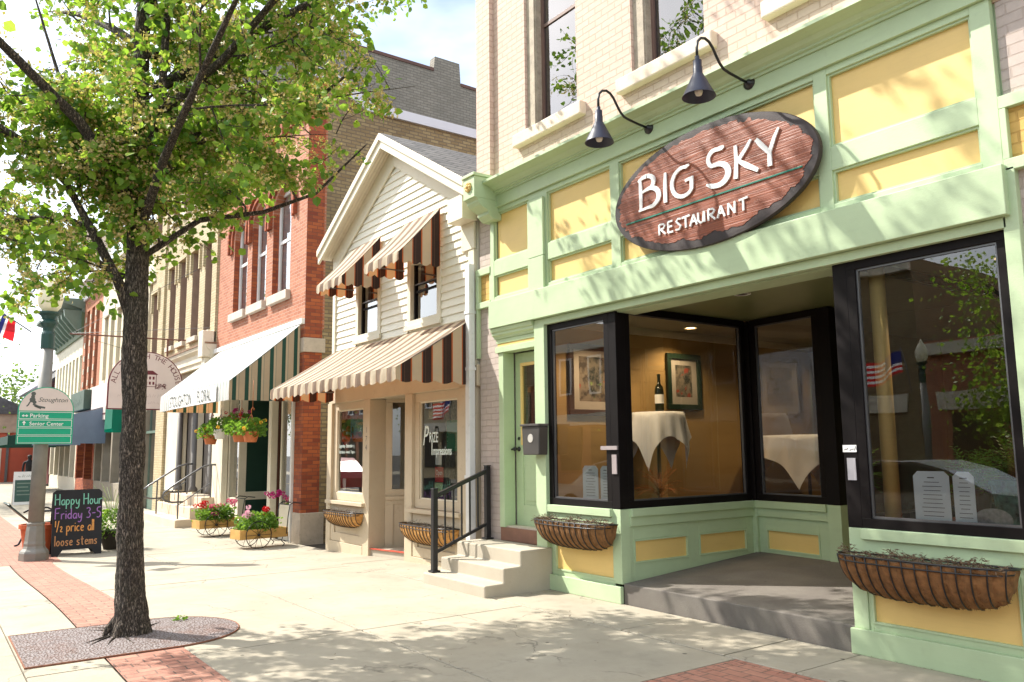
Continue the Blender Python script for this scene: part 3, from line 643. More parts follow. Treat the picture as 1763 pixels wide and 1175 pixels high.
# BIG
st([(-5.672, 4.27, .8), (-5.668, 4.1, 1.1), (-5.672, 3.94, .8)])
st([(-5.70, 4.245, .5), (-5.64, 4.268, .9), (-5.57, 4.272, 1.1)] + arc(-5.58, 4.20, .095, .072, 90, -60, 8, 1, 1, 1.25) + [(-5.60, 4.128, .7), (-5.66, 4.115, .5)])
st([(-5.66, 4.118, .5), (-5.58, 4.135, .8)] + arc(-5.56, 4.04, .14, .10, 80, -70, 10, 1, 1, 1.4) + [(-5.58, 3.945, .7), (-5.70, 3.938, .5)])
st([(-5.325, 4.235, .7), (-5.335, 4.09, 1.1), (-5.335, 3.935, 1.1)])
st([(-5.02, 4.225, .5), (-5.07, 4.215, 1.0)] + arc(-5.10, 4.08, .145, .142, 80, 300, 16, .8, .9, 1.25) + [(-5.0, 3.985, 1.0), (-4.995, 4.075, 1.1)])
st([(-5.075, 4.082, .6), (-4.975, 4.09, .9)])
# SKY
st([(-4.60, 4.275, .5), (-4.63, 4.268, 1.1)] + arc(-4.705, 4.195, .085, .078, 70, 235, 10, 1, 1, 1.1) + arc(-4.69, 4.03, .125, .100, 85, -95, 12, 1.1, 1.1, 1.5) + [(-4.76, 3.94, 1.2), (-4.82, 3.972, .5)])
st([(-4.475, 4.24, .8), (-4.472, 4.08, 1.0), (-4.487, 3.935, 1.1)])
st([(-4.305, 4.245, .5), (-4.35, 4.19, .9), (-4.46, 4.085, 1.0)])
st([(-4.455, 4.095, .8), (-4.37, 4.03, 1.3), (-4.245, 3.945, .9)])
st([(-4.25, 4.225, .9), (-4.21, 4.17, 1.2), (-4.13, 4.075, 1.0)])
st([(-4.015, 4.255, .5), (-4.06, 4.19, .8), (-4.12, 4.07, 1.0), (-4.122, 3.945, 1.1)])
# RESTAURANT
def rl(x, L_, s=.105, z0=3.628):
    G_ = {'R': [[(0, 0), (0, 1)], [(0, 1), (.45, .98), (.62, .78), (.45, .56), (.05, .5)], [(.15, .52), (.68, -.02)]],
          'E': [[(0, 0), (0, 1)], [(0, 1), (.5, 1.02)], [(0, .52), (.45, .54)], [(0, 0), (.55, .0)]],
          'S': [[(.58, .95), (.3, 1.02), (.08, .82), (.3, .55), (.55, .3), (.35, .02), (0, .06)]],
          'T': [[(.3, 0), (.3, 1)], [(-.08, .97), (.75, 1.04)]],
          'A': [[(0, 0), (.38, 1)], [(.38, 1), (.72, -.02)], [(.12, .36), (.58, .38)]],
          'U': [[(0, 1), (0, .3), (.25, 0), (.5, .12), (.62, 1)], [(.62, 1), (.64, 0)]],
          'N': [[(0, 0), (.03, 1)], [(.03, 1), (.6, .05)], [(.6, .0), (.64, 1.04)]]}
    for q in G_[L_]: st([(x + p[0] * s * 1.1, z0 + p[1] * s) for p in q], .018)
for ch, x in zip('RESTAURANT', (-5.43, -5.315, -5.215, -5.125, -5.035, -4.935, -4.815, -4.71, -4.585, -4.455)): rl(x, ch)
lw.build('lettering', 'white_letter', SG)
MB().prism([FS(-1.03, -.135, .012), FS(1.045, -.125, .012), FS(1.045, -.138, .012), FS(-1.03, -.149, .012)], (0, .01, 0)).build('line', plain('teal', (.01, .19, .13), .5), SG)
# ---------------------------------------------------------------- gooseneck lamps
def goose(x, label):
    t = thing('gooseneck_lamp', label, 'wall lamp', (x, -.08, 4.78), 'gooseneck lamps over the oval sign')
    z0 = 4.80; y0 = -.08
    MB().lathe([(.058, 0), (.058, .012), (.03, .022), (.02, .045)], (x, y0, z0), 20, 'y').build('base', 'black_metal', t, smooth=True)
    pts = [(y0 - .03, z0), (y0 - .15, z0 + .01), (y0 - .28, z0 + .025), (y0 - .35, z0 + .04), (y0 - .40, z0 + .08), (y0 - .445, z0 + .14), (y0 - .485, z0 + .20), (y0 - .53, z0 + .24), (y0 - .58, z0 + .255), (y0 - .635, z0 + .24), (y0 - .675, z0 + .20), (y0 - .69, z0 + .14), (y0 - .69, z0 + .05)]
    MB().tube([(x, a, b_) for a, b_ in pts], .0125, 10).build('arm', 'black_metal', t, smooth=True)
    yc = y0 - .69; zb = z0 - .30
    s_ = MB().lathe([(.02, .36), (.02, .325), (.036, .32), (.036, .265), (.04, .26), (.04, .205), (.048, .19), (.14, .0), (.142, -.004), (.136, -.002), (.04, .19)], (x, yc, zb), 32, cap=False).build('shade', 'navy_enamel', t, smooth=True)
    MB().lathe([(.0, -.035), (.025, -.028), (.036, 0), (.028, .03), (.02, .06)], (x, yc, zb + .04), 16).build('bulb', plain('bulb_white', (.8, .75, .65), .3), s_, smooth=True)
    return t
goose(-5.60, 'dark gooseneck lamp over the left half of the oval sign, further down the street')
goose(-4.35, 'dark gooseneck lamp over the middle of the oval sign, nearer the camera')
# ---------------------------------------------------------------- mailbox
t = thing('mailbox', 'dark grey wall letterbox with small oval badge on the pilaster beside the green door', 'mailbox', (-7.53, -.06, 1.5))
F = face_street(-7.68, -.062, 1.50)
m = MB().prism([F(0, .0, 0), F(.30, 0, 0), F(.32, .33, 0), F(-.02, .33, 0)], (0, -.13, 0)); m.build('box', plain('box_grey', (.05, .045, .042), .45), t, bevel=.01)
MB().prism([F(-.03, .33, 0), F(.33, .33, 0), F(.33, .33, .15), F(-.03, .33, .15)], (0, -.004, .025)).build('lid', plain('lid_grey', (.09, .085, .085), .4), t, bevel=.004)
MB().lathe([(.05, 0), (.048, .006), (.0, .006)], F(.15, .19, .13), 24, 'y', cap=False).build('badge', plain('badge_grey', (.45, .43, .4), .4, 0), t)
# ---------------------------------------------------------------- entrance steps and railing
ST = thing('entrance_steps', 'pale concrete block of three steps below the green door', 'steps', (-8.0, -.4, 0))
m = MB().prism([(-8.72, y, z) for y, z in ((-.93, -.04), (-.93, .125), (-.68, .13), (-.68, .285), (-.45, .29), (-.45, .455), (.0, .46), (.0, -.04))], (1.32, 0, 0))
m.build('steps', 'step_concrete', ST, bevel=.014)
RL = thing('stair_railing', 'square black iron handrail with upright bars on the left of the pale steps', 'railing', (-8.62, -.5, .1))
x = -8.62
pa = (-.83, .13, 1.10); pb = (-.06, .46, 1.36)
for (y, z0, z1) in (pa, pb):
    MB().box(x - .032, x + .032, y - .032, y + .032, z0, z1).box(x - .036, x + .036, y - .036, y + .036, z1 + .0005, z1 + .012).box(x - .055, x + .055, y - .055, y + .055, z0, z0 + .02).build('post', 'black_metal', RL, bevel=.004)
def bar(ya, za, yb, zb, w_, hgt, name):
    MB().prism([(x - w_, ya, za), (x - w_, yb, zb), (x - w_, yb, zb + hgt), (x - w_, ya, za + hgt)], (2 * w_, 0, 0)).build(name, 'black_metal', RL, bevel=.004)
bar(-.80, 1.0, -.085, 1.27, .026, .05, 'top_rail'); bar(-.80, .34, -.09, .62, .018, .04, 'bottom_rail')
for i in range(5):
    y = -.8 + .715 * (i + 1) / 6; f = (y + .8) / .715
    MB().box(x - .009, x + .009, y - .009, y + .009, .375 + .28 * f, 1.005 + .27 * f).build('baluster', 'black_metal', RL)
# ---------------------------------------------------------------- hay rack baskets
def rack(x0, x1, zt, label, y=-.07, depth=.24, h=.30, mat='coir', full=True, n=13):
    t = thing('window_basket', label, 'planter', ((x0 + x1) / 2, y, zt - h), 'coir window baskets')
    cx = (x0 + x1) / 2; hw = (x1 - x0) / 2
    def prof(s, a):   # s along -1..1, a 0 (front rim) .. 1 (back bottom)
        e = math.sqrt(max(0, 1 - abs(s) ** 3.2)); dx = depth * (.35 + .65 * e)
        an = a * PI / 2
        return (cx + s * hw * (1 - .10 * a), y - dx * math.cos(an), zt - (h * (.55 + .45 * e)) * math.sin(an))
    mm = MB(); rows_ = []
    for i in range(41):
        s = -1 + i / 20; rib = .010 * abs(math.sin(i * PI * n / 40))
        rows_.append([Vector(prof(s, k / 9)) + Vector((0, -rib * math.cos(k / 9 * PI / 2), -rib)) + Vector((R.uniform(-.003, .003), R.uniform(-.004, .004), R.uniform(-.004, .004))) for k in range(10)])
    rows_ = [[Vector((p.x, y, p.z)) for p in rows_[0]]] + rows_ + [[Vector((p.x, y, p.z)) for p in rows_[-1]]]
    mm.ribbon(rows_); 
    for i in range(1500 if full else 500):   # fibres
        s = R.uniform(-1, 1); a = R.uniform(-.05, 1); p = Vector(prof(s, a)); mm.leaf(p, Vector((R.uniform(-1, 1), R.uniform(-1, 0), R.uniform(-.8, .4))), R.uniform(.01, .03), None, .05)
    mm.build('liner', mat, t, smooth=False)
    w_ = MB(); r = .0055
    rim = [Vector(prof(-1 + i / 10, 0)) + Vector((0, -.012, .004)) for i in range(21)]
    w_.tube([(x0, y, zt)] + rim + [(x1, y, zt)], r * 1.4, 6); w_.tube([(x0, y, zt), (x1, y, zt)], r * 1.4, 6)
    rim2 = [Vector(prof(-1 + i / 10, .04)) + Vector((0, -.012, -.02)) for i in range(21)]; w_.tube(rim2, r, 6)
    for i in range(n + 1):
        s = -.96 + 1.92 * i / n; w_.tube([Vector(prof(s, k / 7)) * 1 + Vector((0, -.013 * math.cos(k / 7 * PI / 2), -.012 * math.sin(k / 7 * PI / 2))) for k in range(8)], r, 5)
    w_.build('wire_rack', 'black_metal', t, smooth=True)
    ms = MB()
    for i in range(900 if full else 200):
        xx = R.uniform(x0 + .03, x1 - .03); yy = y - R.uniform(.0, depth * .85); zz = zt + .035 * math.sin(xx * 9) * math.sin(xx * 23 + 1) + R.uniform(-.02, .03)
        ms.leaf(Vector((xx, yy, zz)), Vector((R.uniform(-1, 1), R.uniform(-1, .6), R.uniform(-.4, .5))), R.uniform(.02, .05), None, .10)
    ms.ribbon([[(x0 + (x1 - x0) * i / 16, y - k * depth * .25 * min(1, .4 + 4 * min(i / 16, 1 - i / 16)), zt - .02 + R.uniform(-.012, .012)) for k in range(5)] for i in range(17)])
    ms.build('soil', 'dry_moss', t)
    return t
rack(-3.70, -2.46, .76, 'long weathered coir basket in a black wire rack under the right-hand display window')
rack(-7.47, -6.24, .79, 'coir basket with dry moss under the left display window beside the green door', h=.28)
# ---------------------------------------------------------------- things in and on the windows
F = face_street(-3.19, -.012, .98)
def menu(x0, x1, z0, z1, label, y=.045):
    t = thing('menu_card', label, 'menu', ((x0 + x1) / 2, y, z0), 'menu cards taped inside the glass')
    c = .035; F = face_street(0, y, 0); a = [(x0 + c, z0), (x1 - c, z0), (x1, z0 + c), (x1, z1 - c), (x1 - c, z1), (x0 + c, z1), (x0, z1 - c), (x0, z0 + c)]
    MB().prism([F(p[0], p[1]) for p in a], (0, .004, 0)).build('sheet', 'paper', t)
    l_ = MB(); cx = (x0 + x1) / 2; l_.obox(F, cx - .025, cx + .025, z1 - .05, z1 - .042, .0005, .0015)
    for i in range(9):
        w_ = R.uniform(.25, .42) * (x1 - x0); zz = z1 - .08 - i * .030; l_.obox(F, cx - w_ * .7, cx + w_ * .8, zz, zz + .004, .0005, .0015)
    l_.build('print', 'ink', t)
menu(-3.19, -2.93, .985, 1.375, 'wide clipped-corner menu sheet low in the right-hand display window')
menu(-2.905, -2.76, .985, 1.375, 'narrow menu sheet next to the oval sticker in the right-hand display window')
menu(-6.90, -6.65, .99, 1.38, 'wide pale menu sheet low in the left display window')
menu(-6.61, -6.46, .99, 1.38, 'narrow menu sheet beside the corner post of the left display window')
F = face_street(-2.655, .05, 1.055)
t = thing('oval_sticker', 'grey oval sticker in the lower right corner of the display window', 'sticker', (-2.655, .05, 1.0))
MB().prism([F(.125 * math.cos(a * PI / 20), .075 * math.sin(a * PI / 20)) for a in range(40)], (0, .003, 0)).build('disc', plain('sticker_grey', (.26, .25, .25), .5, .3, 40, .3), t)
t = thing('door_tag', 'white number tag and strip on the black post left of the right-hand display window', 'sign', (-3.65, -.015, 1.3))
F = face_street(-3.70, -.0145, 1.3)
MB().obox(F, .03, .10, .0, .17, 0, .008).build('strip', plain('tag_white', (.5, .48, .5), .5), t)
m = MB().obox(F, .0, .115, .215, .27, 0, .006); m.build('number_plate', 'white_letter', t)
scribble(MB(), face_street(0, -.021, 0), -3.685, -3.62, 1.525, .035, .006, .001, 3).build('number', 'ink', t)
t = thing('door_tag', 'grey alarm contact strip across the black corner post beside the left display window', 'sign', (-6.31, -.015, 1.3))
F = face_street(-6.31, -.0145, 1.3)
MB().obox(F, -.2, .05, .25, .29, 0, .02).obox(F, -.04, .03, 0, .2, 0, .012).build('strip', plain('tag_grey', (.32, .27, .27), .5), t)
# pictures
def picture(y0, y1, z0, z1, label, framecol, seed):
    t = thing('framed_picture', label, 'picture', (-7.40, (y0 + y1) / 2, z0), 'framed pictures on the yellow wall')
    F = face_along(-7.408, 0, 0)
    MB().frame(F, y0, y1, z0, z1, .07, 0, .04).build('frame', framecol, t, bevel=.006)
    MB().obox(F, y0 + .07, y1 - .07, z0 + .07, z1 - .07, 0, .012).build('mat_board', 'picture_mat', t)
    m, n, b, o = newmat('artwork_%d' % seed)
    c = mix(n, ramp(n, noise_(n, position(n), 7 + seed, 6, .7), .4, .55), (.03, .035, .03, 1), (.2, .17, .13, 1))
    c = mix(n, ramp(n, noise_(n, position(n), 4 + seed, 3), .62, .66), c, (.30, .06, .04, 1)); n.links.new(c, b.inputs['Base Color'])
    MB().obox(F, y0 + .17, y1 - .17, z0 + .17, z1 - .15, .012, .014).build('print', m, t)
picture(.28, 1.08, 1.96, 2.82, 'picture in a dark violet frame on the yellow wall nearer the front glass', 'picture_frame', 1)
picture(1.95, 2.6, 2.06, 2.80, 'green framed picture of red flowers on the yellow wall behind the wine bottle', 'green_frame', 2)
# draped tables
def cloth_table(cx, cy, z0, zt, r, label, seed, group='tables under white cloths'):
    rr = random.Random(seed)
    t = thing('draped_table', label, 'table', (cx, cy, z0), group)
    m = MB().lathe([(.18, z0), (.18, z0 + .02), (.025, z0 + .05), (.022, zt - .03)], (cx, cy, 0), 16); m.build('pedestal', 'rail_grey', t, smooth=True)
    MB().lathe([(r, zt - .03), (r, zt - .004)], (cx, cy, 0), 32).build('table_top', 'red_brown_wood', t)
    rows_ = []; N = 96
    for j in range(12):
        ring = []
        for i in range(N + 1):
            a = 2 * PI * i / N
            sq = min(1 / max(abs(math.cos(a + .4)), abs(math.sin(a + .4))), 1.42)      # square cloth: long at the corners
            drop = (.30 + .42 * (sq - 1) / .42) * (j - 3) / 8 if j > 3 else 0
            rad = r * j / 3 if j <= 3 else r + .012 + (.05 + .03 * math.sin(a * 7 + seed) + .018 * math.sin(a * 13)) * ((j - 3) / 8)
            ring.append((cx + rad * math.cos(a), cy + rad * math.sin(a), zt - drop - (.006 if j == 3 else 0)))
        rows_.append(ring)
    return MB().ribbon(rows_), t
for args in ((-7.02, 1.37, .78, 2.0, .31, 'tall round table under a white cloth with the wine bottle on it', 1), (-6.62, 3.8, .35, 1.72, .58, 'table under a white cloth seen through the back glass of the recess', 2)):
    mb, t = cloth_table(*args)
    c_ = mb.build('tablecloth', 'cloth_white', None, smooth=True); tag(c_, 'white cloth hanging in points over the ' + ('tall table in the left display window' if args[-1] == 1 else 'table behind the back glass of the recess'), 'tablecloth', 'white tablecloths')
t = thing('wine_bottle', 'dark wine bottle with a white label standing on the draped table', 'bottle', (-7.03, 1.42, 2.0))
MB().lathe([(.0, 0), (.052, .0), (.055, .02), (.055, .26), (.045, .31), (.02, .345), (.019, .44), (.022, .445), (.022, .46), (0, .46)], (-7.03, 1.42, 2.003), 24, cap=False).build('body', 'bottle_glass', t, smooth=True)
MB().lathe([(.0562, .10), (.0562, .21)], (-7.03, 1.42, 2.003), 24, cap=False).build('label_band', 'white_letter', t, smooth=True)
def fern(cx, cy, z, r, label, mat, n=60, pot=None, name='potted_plant', h=.5, pr=.14, ph=.22, wide=.12):
    t = thing(name, label, 'plant', (cx, cy, z))
    if pot: MB().lathe([(pr * .7, 0), (pr, ph * .9), (pr * 1.08, ph * .9), (pr * 1.08, ph), (pr * .9, ph), (pr * .8, ph * .8)], (cx, cy, z), 22).build('pot', pot, t, smooth=False)
    m = MB(); z0 = z + (ph if pot else 0)
    for i in range(n):
        a = R.uniform(0, 2 * PI); L_ = r * R.uniform(.6, 1); el = R.uniform(.4, 1.4); p = Vector((cx, cy, z0)); d = Vector((math.cos(a) * math.cos(el), math.sin(a) * math.cos(el), math.sin(el) * h / r))
        for k in range(10):
            q = p + d * L_ / 10; side = d.cross(Vector((0, 0, 1))).normalized() if d.cross(Vector((0, 0, 1))).length > .01 else Vector((1, 0, 0))
            for s in (-1, 1): m.leaf(q, side * s + d * .5, L_ * wide, Vector((0, 0, 1)), .25)
            m.leaf(p, d, L_ / 9, side, .06); p = q; d = (d + Vector((0, 0, -.16))).normalized()
    m.build('foliage', mat, t); return t
fern(-2.75, .62, .96, .42, 'large dark fern in a patterned pot in the right-hand display window', 'leaf_dark', 50, plain('pattern_pot', (.06, .16, .13), .3, .8, 18), h=.55, pr=.15, ph=.34)
fern(-3.15, .85, .96, .40, 'fern beside the yellow pipe in the right-hand display window', 'leaf_dark', 45, 'door_maroon', h=.5, ph=.25)
fern(-6.6, .95, .78, .42, 'dry orange grasses in a pot in the left display window', 'grass_orange', 60, 'red_brown_wood', h=.7, wide=.07)
# ---------------------------------------------------------------- white clapboard shop
WB = thing('clapboard_shop', 'narrow cream clapboard shop with a front gable between the red brick and pink brick buildings', 'building', (-11.2, 0, -.1))
X0, X1, XA, ZE, ZA = -13.55, -8.92, -11.24, 5.0, 6.34
def rake(x): return ZE + (ZA - ZE) * (1 - abs(x - XA) / (XA - X0) if x < XA else 1 - (x - XA) / (X1 - XA))
wh = [(-12.62, -11.70, 3.40, 4.46), (-10.80, -9.82, 3.40, 4.46)]
m = MB(); z = 2.75; i = 0; hgt = .115
while z < ZA - .05:
    # boards cut by the rake and by the windows
    zt = z + hgt
    def span(zz):
        if zz <= ZE: return X0, X1
        f = (zz - ZE) / (ZA - ZE); return X0 + (XA - X0) * f, X1 + (XA - X1) * f
    a, b = span(z); c, d = span(zt); segs = [(a, b, c, d)]
    for h in wh:
        if h[2] - .06 < z + hgt * .5 < h[3] + .06:
            new = []
            for (a, b, c, d) in segs:
                if a < h[0] and b > h[1]: new += [(a, h[0], c, h[0]), (h[1], b, h[1], d)]
                else: new.append((a, b, c, d))
            segs = new
    for (a, b, c, d) in segs: m.prism([(a, -.022, z), (b, -.022, z), (b, 0, z), (a, 0, z)], (0, 0, 0)) if 0 else m.add(
        [(a, -.026, z), (b, -.026, z), (d, -.004, zt), (c, -.004, zt), (a, .0, z), (b, .0, z)], [(0, 1, 2, 3), (0, 4, 5, 1)])
    z = zt
m.build('clapboards', 'siding', WB)
m = MB(); wall(m, X0, X1, 2.6, ZE, .0, .12, wh); m.prism([(X0, 0, ZE), (X1, 0, ZE), (XA, 0, ZA)], (0, .12, 0)); m.box(X0, X0 + .1, .12, 11, -.2, ZE); m.box(X1 - .1, X1, .12, 11, -.2, ZE); m.box(X0, X1, 10.9, 11, -.2, ZE)
m.build('wall', 'siding', WB)
ov = .30; fl = .62
def rp(x, dz=0): return rake(x) + dz
sl_l = (ZA - ZE) / (XA - X0); sl_r = (ZA - ZE) / (X1 - XA)
LX, RX = X0 - .12, X1 + .16
for side, (xe, ) in (('l', (LX,)), ('r', (RX,))):
    ze = ZE - (X0 - LX) * sl_l if side == 'l' else ZE - (RX - X1) * sl_r
    MB().prism([(xe, -ov, ze + .19), (XA, -ov, ZA + .20), (XA, -ov, ZA + .245), (xe, -ov, ze + .235)], (0, 11 + ov, 0)).build('roof', 'shingle', WB)
    MB().prism([(xe, -ov, ze - .02), (XA, -ov, ZA - .01), (XA, -ov, ZA + .198), (xe, -ov, ze + .188)], (0, .04, 0)).build('bargeboard', 'cream_paint', WB, bevel=.004)
    MB().prism([(xe, -ov - .03, ze + .11), (XA, -ov - .03, ZA + .12), (XA, -ov - .03, ZA + .235), (xe, -ov - .03, ze + .225)], (0, .03, 0)).build('rake_moulding', 'cream_paint', WB, bevel=.004)
    s_ = MB(); N = 4
    for k in range(N): ya = -ov + .04 + k * .056; s_.prism([(xe, ya, ze + .07), (XA, ya, ZA + .08), (XA, ya, ZA + .1), (xe, ya, ze + .09)], (0, .050, 0))
    s_.build('eave_lining', 'cream_paint', WB)
    k = 1 if side == 'l' else -1
    xi = X0 if side == 'l' else X1
    MB().prism([(xi, -.055, ZE - .26), (XA, -.055, ZA - .26), (XA, -.055, ZA + .07), (xi, -.055, ZE + .06)], (0, .028, 0)).build('frieze_board', 'cream_paint', WB, bevel=.003)
MB().box(X1 - .32, X1 + .06, -.27, -.0281, 4.62, 4.95).box(X1 - .30, X1 + .02, -.062, -.027, 4.25, 4.619).build('corner_block', 'cream_paint', WB, bevel=.004)
MB().box(X0, X0 + .11, -.05, 0, 2.62, 4.66).build('corner_board', 'cream_paint', WB, bevel=.004)
MB().box(X1 - .14, X1, -.05, 0, 2.62, 4.249).build('corner_board', 'cream_paint', WB, bevel=.004)
for h in wh:
    w_ = sash_window(WB, h[0] + .1, h[1] - .1, h[2] + .08, h[3] - .02, .03, 'black_trim', .04, 'old_glass', .48, .05, 'dark_room')
    MB().frame(face_street(0, 0, 0), h[0] - .0, h[1] + .0, h[2], h[3], .1, -.05, .036).build('window_trim', 'cream_paint', WB, bevel=.004)
    MB().box(h[0] - .04, h[1] + .04, -.07, -.037, h[2] - .05, h[2] + .02).build('sill', 'cream_paint', WB, bevel=.004)
    MB().frame(face_street(0, 0, 0), h[0] + .1, h[1] - .1, h[2] + .1, h[3] - .4, .02, -.04, -.025).build('storm_rail', 'rail_grey', w_)
# shopfront
zb = -.16
T = 'shop_tan'
m = MB(); m.box(X0 - .1, X1 + .05, -.04, .12, 2.40, 2.68); m.box(-13.68, -13.50, -.05, .15, zb, 2.40); m.box(-12.22, -12.0, -.05, .15, zb, 2.40); m.box(-10.82, -10.60, -.05, .15, zb, 2.40); m.box(-9.30, -9.10, -.05, .15, zb, 2.40); m.box(-9.095, -8.93, -.03, .15, zb, 2.40)
m.build('shop_frame', T, WB, bevel=.006)
for a, b in ((-13.50, -12.22), (-10.60, -9.30)):
    F = face_street(0, 0, 0)
    w_ = MB().frame(F, a, b, .74, 2.40, .13, -.06, .0).build('window', T, WB, bevel=.005)
    MB().frame(F, a + .13, b - .13, .87, 2.27, .02, -.05, -.02).build('bead', 'cream_paint', w_)
    MB().quad(F(a + .13, .87, -.04), F(b - .13, .87, -.04), F(b - .13, 2.27, -.04), F(a + .13, 2.27, -.04)).build('pane', 'shop_glass', w_)
    MB().box(a - .1, b + .08, -.11, .0, .68, .738).build('sill', T, w_, bevel=.005)
    m = MB().box(a, b, -.012, .1, zb, .68); m.build('bulkhead', T, WB)
    m = MB().frame(F, a, b, zb + .22, .679, .14, .0125, .035); m.box(a - .0, b + .0, -.055, -.0125, zb, zb + .215); m.build('bulkhead_trim', T, WB, bevel=.004)
# slanted entry
F = Frame((-11.98, .15, 0), Vector((1.3, 1.05, 0)).normalized(), (0, 0, 1), Vector((1.05, -1.3, 0)).normalized())
F = Frame((-12.0, .14, 0), (0, 1, 0), (0, 0, 1), (1, 0, 0))
m = MB().obox(F, 0, .10, zb, 2.40, -.06, 0); m.build('entry_post', T, WB, bevel=.004)
F2 = Frame((-12.0, .24, 0), Vector((.45, .9, 0)).normalized(), (0, 0, 1), Vector((.9, -.45, 0)).normalized())
w_ = MB().frame(F2, 0, 1.25, .84, 2.46, .11, -.05, 0).build('window', T, WB, bevel=.004)
MB().quad(F2(.11, .95, -.03), F2(1.14, .95, -.03), F2(1.14, 2.35, -.03), F2(.11, 2.35, -.03)).build('pane', 'shop_glass', w_)
m = MB().obox(F2, 0, 1.25, zb, .84, -.06, -.02); m.frame(F2, .0, 1.25, zb + .1, .84, .13, -.02, .0); m.obox(F2, -.0, 1.25, .78, .84, 0.001, .03); m.build('bulkhead', T, WB, bevel=.003)
MB().obox(F2, .45, .95, .34, .62, -.019, -.008).build('floor_vent', 'dark_room', WB); MB().frame(F2, .41, .99, .30, .66, .04, -.018, .008).build('vent_frame', T, WB)
F3 = face_street(-11.4, 1.42, 0); 
MB().box(-11.44, -10.7, 1.38, 1.44, zb, 2.6).build('entry_back', 'dark_room', WB)
dd = MB().frame(face_street(0, 1.375, 0), -11.40, -10.72, .05, 2.3, .1, -.03, 0.0).build('door', T, WB, bevel=.004)
MB().quad((-11.3, 1.39, .3), (-10.82, 1.39, .3), (-10.82, 1.39, 2.2), (-11.3, 1.39, 2.2)).build('door_pane', 'shop_glass', dd)
MB().box(-10.84, -10.78, .15, 1.44, zb, 2.6).build('entry_side', T, WB)
MB().prism([(-12.02, .0, .03), (-10.80, .0, .08), (-10.8, 1.4, .1), (-11.4, 1.4, .1)], (0, 0, -.2)).build('door_step', 'step_concrete', WB)
MB().prism([(-12.0, -.03, .032), (-10.82, -.03, .075), (-10.82, .03, .08), (-12.0, .03, .034)], (0, 0, .008)).build('red_edge', plain('red_edge_paint', (.5, .06, .03), .6, .3, 20), WB)
MB().quad((-12.0, .02, 2.41), (-10.8, .02, 2.41), (-10.8, 1.4, 2.41), (-12.0, 1.4, 2.41)).build('entry_ceiling', T, WB)
MB().text('1', face_street(-12.14, -.05, 1.86), .13, .004).text('7', face_street(-12.14, -.05, 1.72), .13, .004).text('4', face_street(-12.14, -.05, 1.58), .13, .004).build('house_number', 'ink', WB)
# interior
m = MB().box(X0 + .1, X1 - .1, 3.4, 3.5, -.1, 2.6); m.build('back_room', plain('shop_back', (.10, .085, .055), .8, .5, 2.5), WB)
MB().box(X0 + .1, X1 - .1, .12, 11, 2.61, 2.7).build('shop_ceiling', 'interior_ceiling', WB)
MB().box(-13.45, -12.25, .1, .9, .5, .70).box(-10.58, -9.3, .1, .9, .5, .70).build('window_floor', 'cream_paint', WB)
MB().box(X0 + .1, X1 - .1, .9, 3.4, -.1, .0).build('shop_floor', 'dark_room', WB)
sh = thing('display_counter', 'pale counter with shelves of framed goods inside the clapboard shop', 'counter', (-11, 2.4, 0))
MB().box(-12.6, -10.9, 2.1, 2.5, 0, 1.05).build('counter', 'picture_mat', sh)
m = MB()
for zz in (1.4, 1.85, 2.2): m.box(-13.2, -9.4, 3.1, 3.38, zz, zz + .03)
m.build('shelf', 'red_brown_wood', sh)
for i in range(16):
    xx = -13.0 + i * .22; zz = R.choice([1.43, 1.88]); c_ = R.choice(['picture_mat', 'door_maroon', 'sage', 'terracotta'])
    MB().box(xx, xx + .14, 3.15, 3.2, zz, zz + R.uniform(.14, .26)).build('goods', c_, sh)
cu = MB(); rows_ = []
for i in range(60): x_ = -10.45 + i * .018; yy = .42 + .035 * math.sin(i * 1.1); rows_.append([(x_, yy, .75), (x_, yy, 2.35)])
tag(cu.ribbon(rows_[:58]).build('lace_curtain', plain('lace', (.30, .29, .22), .9, .3, 30, trans=.5), smooth=True), 'gathered pale curtain behind the right-hand window of the clapboard shop', 'curtain')
# notices in the windows
def notice(x0, x1, z0, z1, mat, label, y=.075, txt=None, size=.06, tmat='ink'):
    t = thing('window_notice', label, 'notice', ((x0 + x1) / 2, y, z0)); F = face_street(0, y, 0)
    MB().obox(F, x0, x1, z0, z1, -.003, 0).build('sheet', mat, t)
    if txt:
        m = MB()
        if isinstance(txt, int):
            for k in range(txt): scribble(m, F, x0 + (x1 - x0) * .25, x1 - (x1 - x0) * .35, z1 - size * 1.1 - k * size * 1.15, size * .6, seed=k + 4)
        else:
          for k, s in enumerate(txt): m.text(s, face_street((x0 + x1) / 2, y, z1 - size * 1.1 - k * size * 1.15), size, .002, align='CENTER', sx=.8)
        m.build('print', tmat, t)
notice(-12.98, -12.42, 1.78, 2.20, plain('blue_poster', (.18, .32, .5), .6), 'blue poster with white sheet in the left shop window', txt=2, size=.12)
notice(-10.35, -9.98, 2.02, 2.25, plain('card_beige', (.5, .42, .27), .7), 'beige card with a hand-drawn greeting at the top of the right shop window', y=.09, txt=['Kommen'], size=.12)
notice(-9.85, -9.45, 1.55, 1.98, plain('green_poster', (.02, .22, .09), .6), 'green poster in the right shop window beside the lettering', y=.09)
notice(-10.15, -9.98, 1.36, 1.52, 'white_letter', 'small white card above the red open sign', y=.085)
notice(-10.16, -9.93, 1.12, 1.33, plain('open_red', (.55, .04, .03), .5), 'small red open sign in the right shop window', y=.085, txt=['Open'], size=.10, tmat='white_letter')
notice(-10.17, -9.95, .92, 1.11, plain('note_green', (.5, .62, .35), .7), 'pale green opening hours note below the red open sign', y=.085, txt=3, size=.05)
notice(-12.62, -12.42, 1.1, 1.32, 'white_letter', 'white card standing low in the left shop window', y=.2)
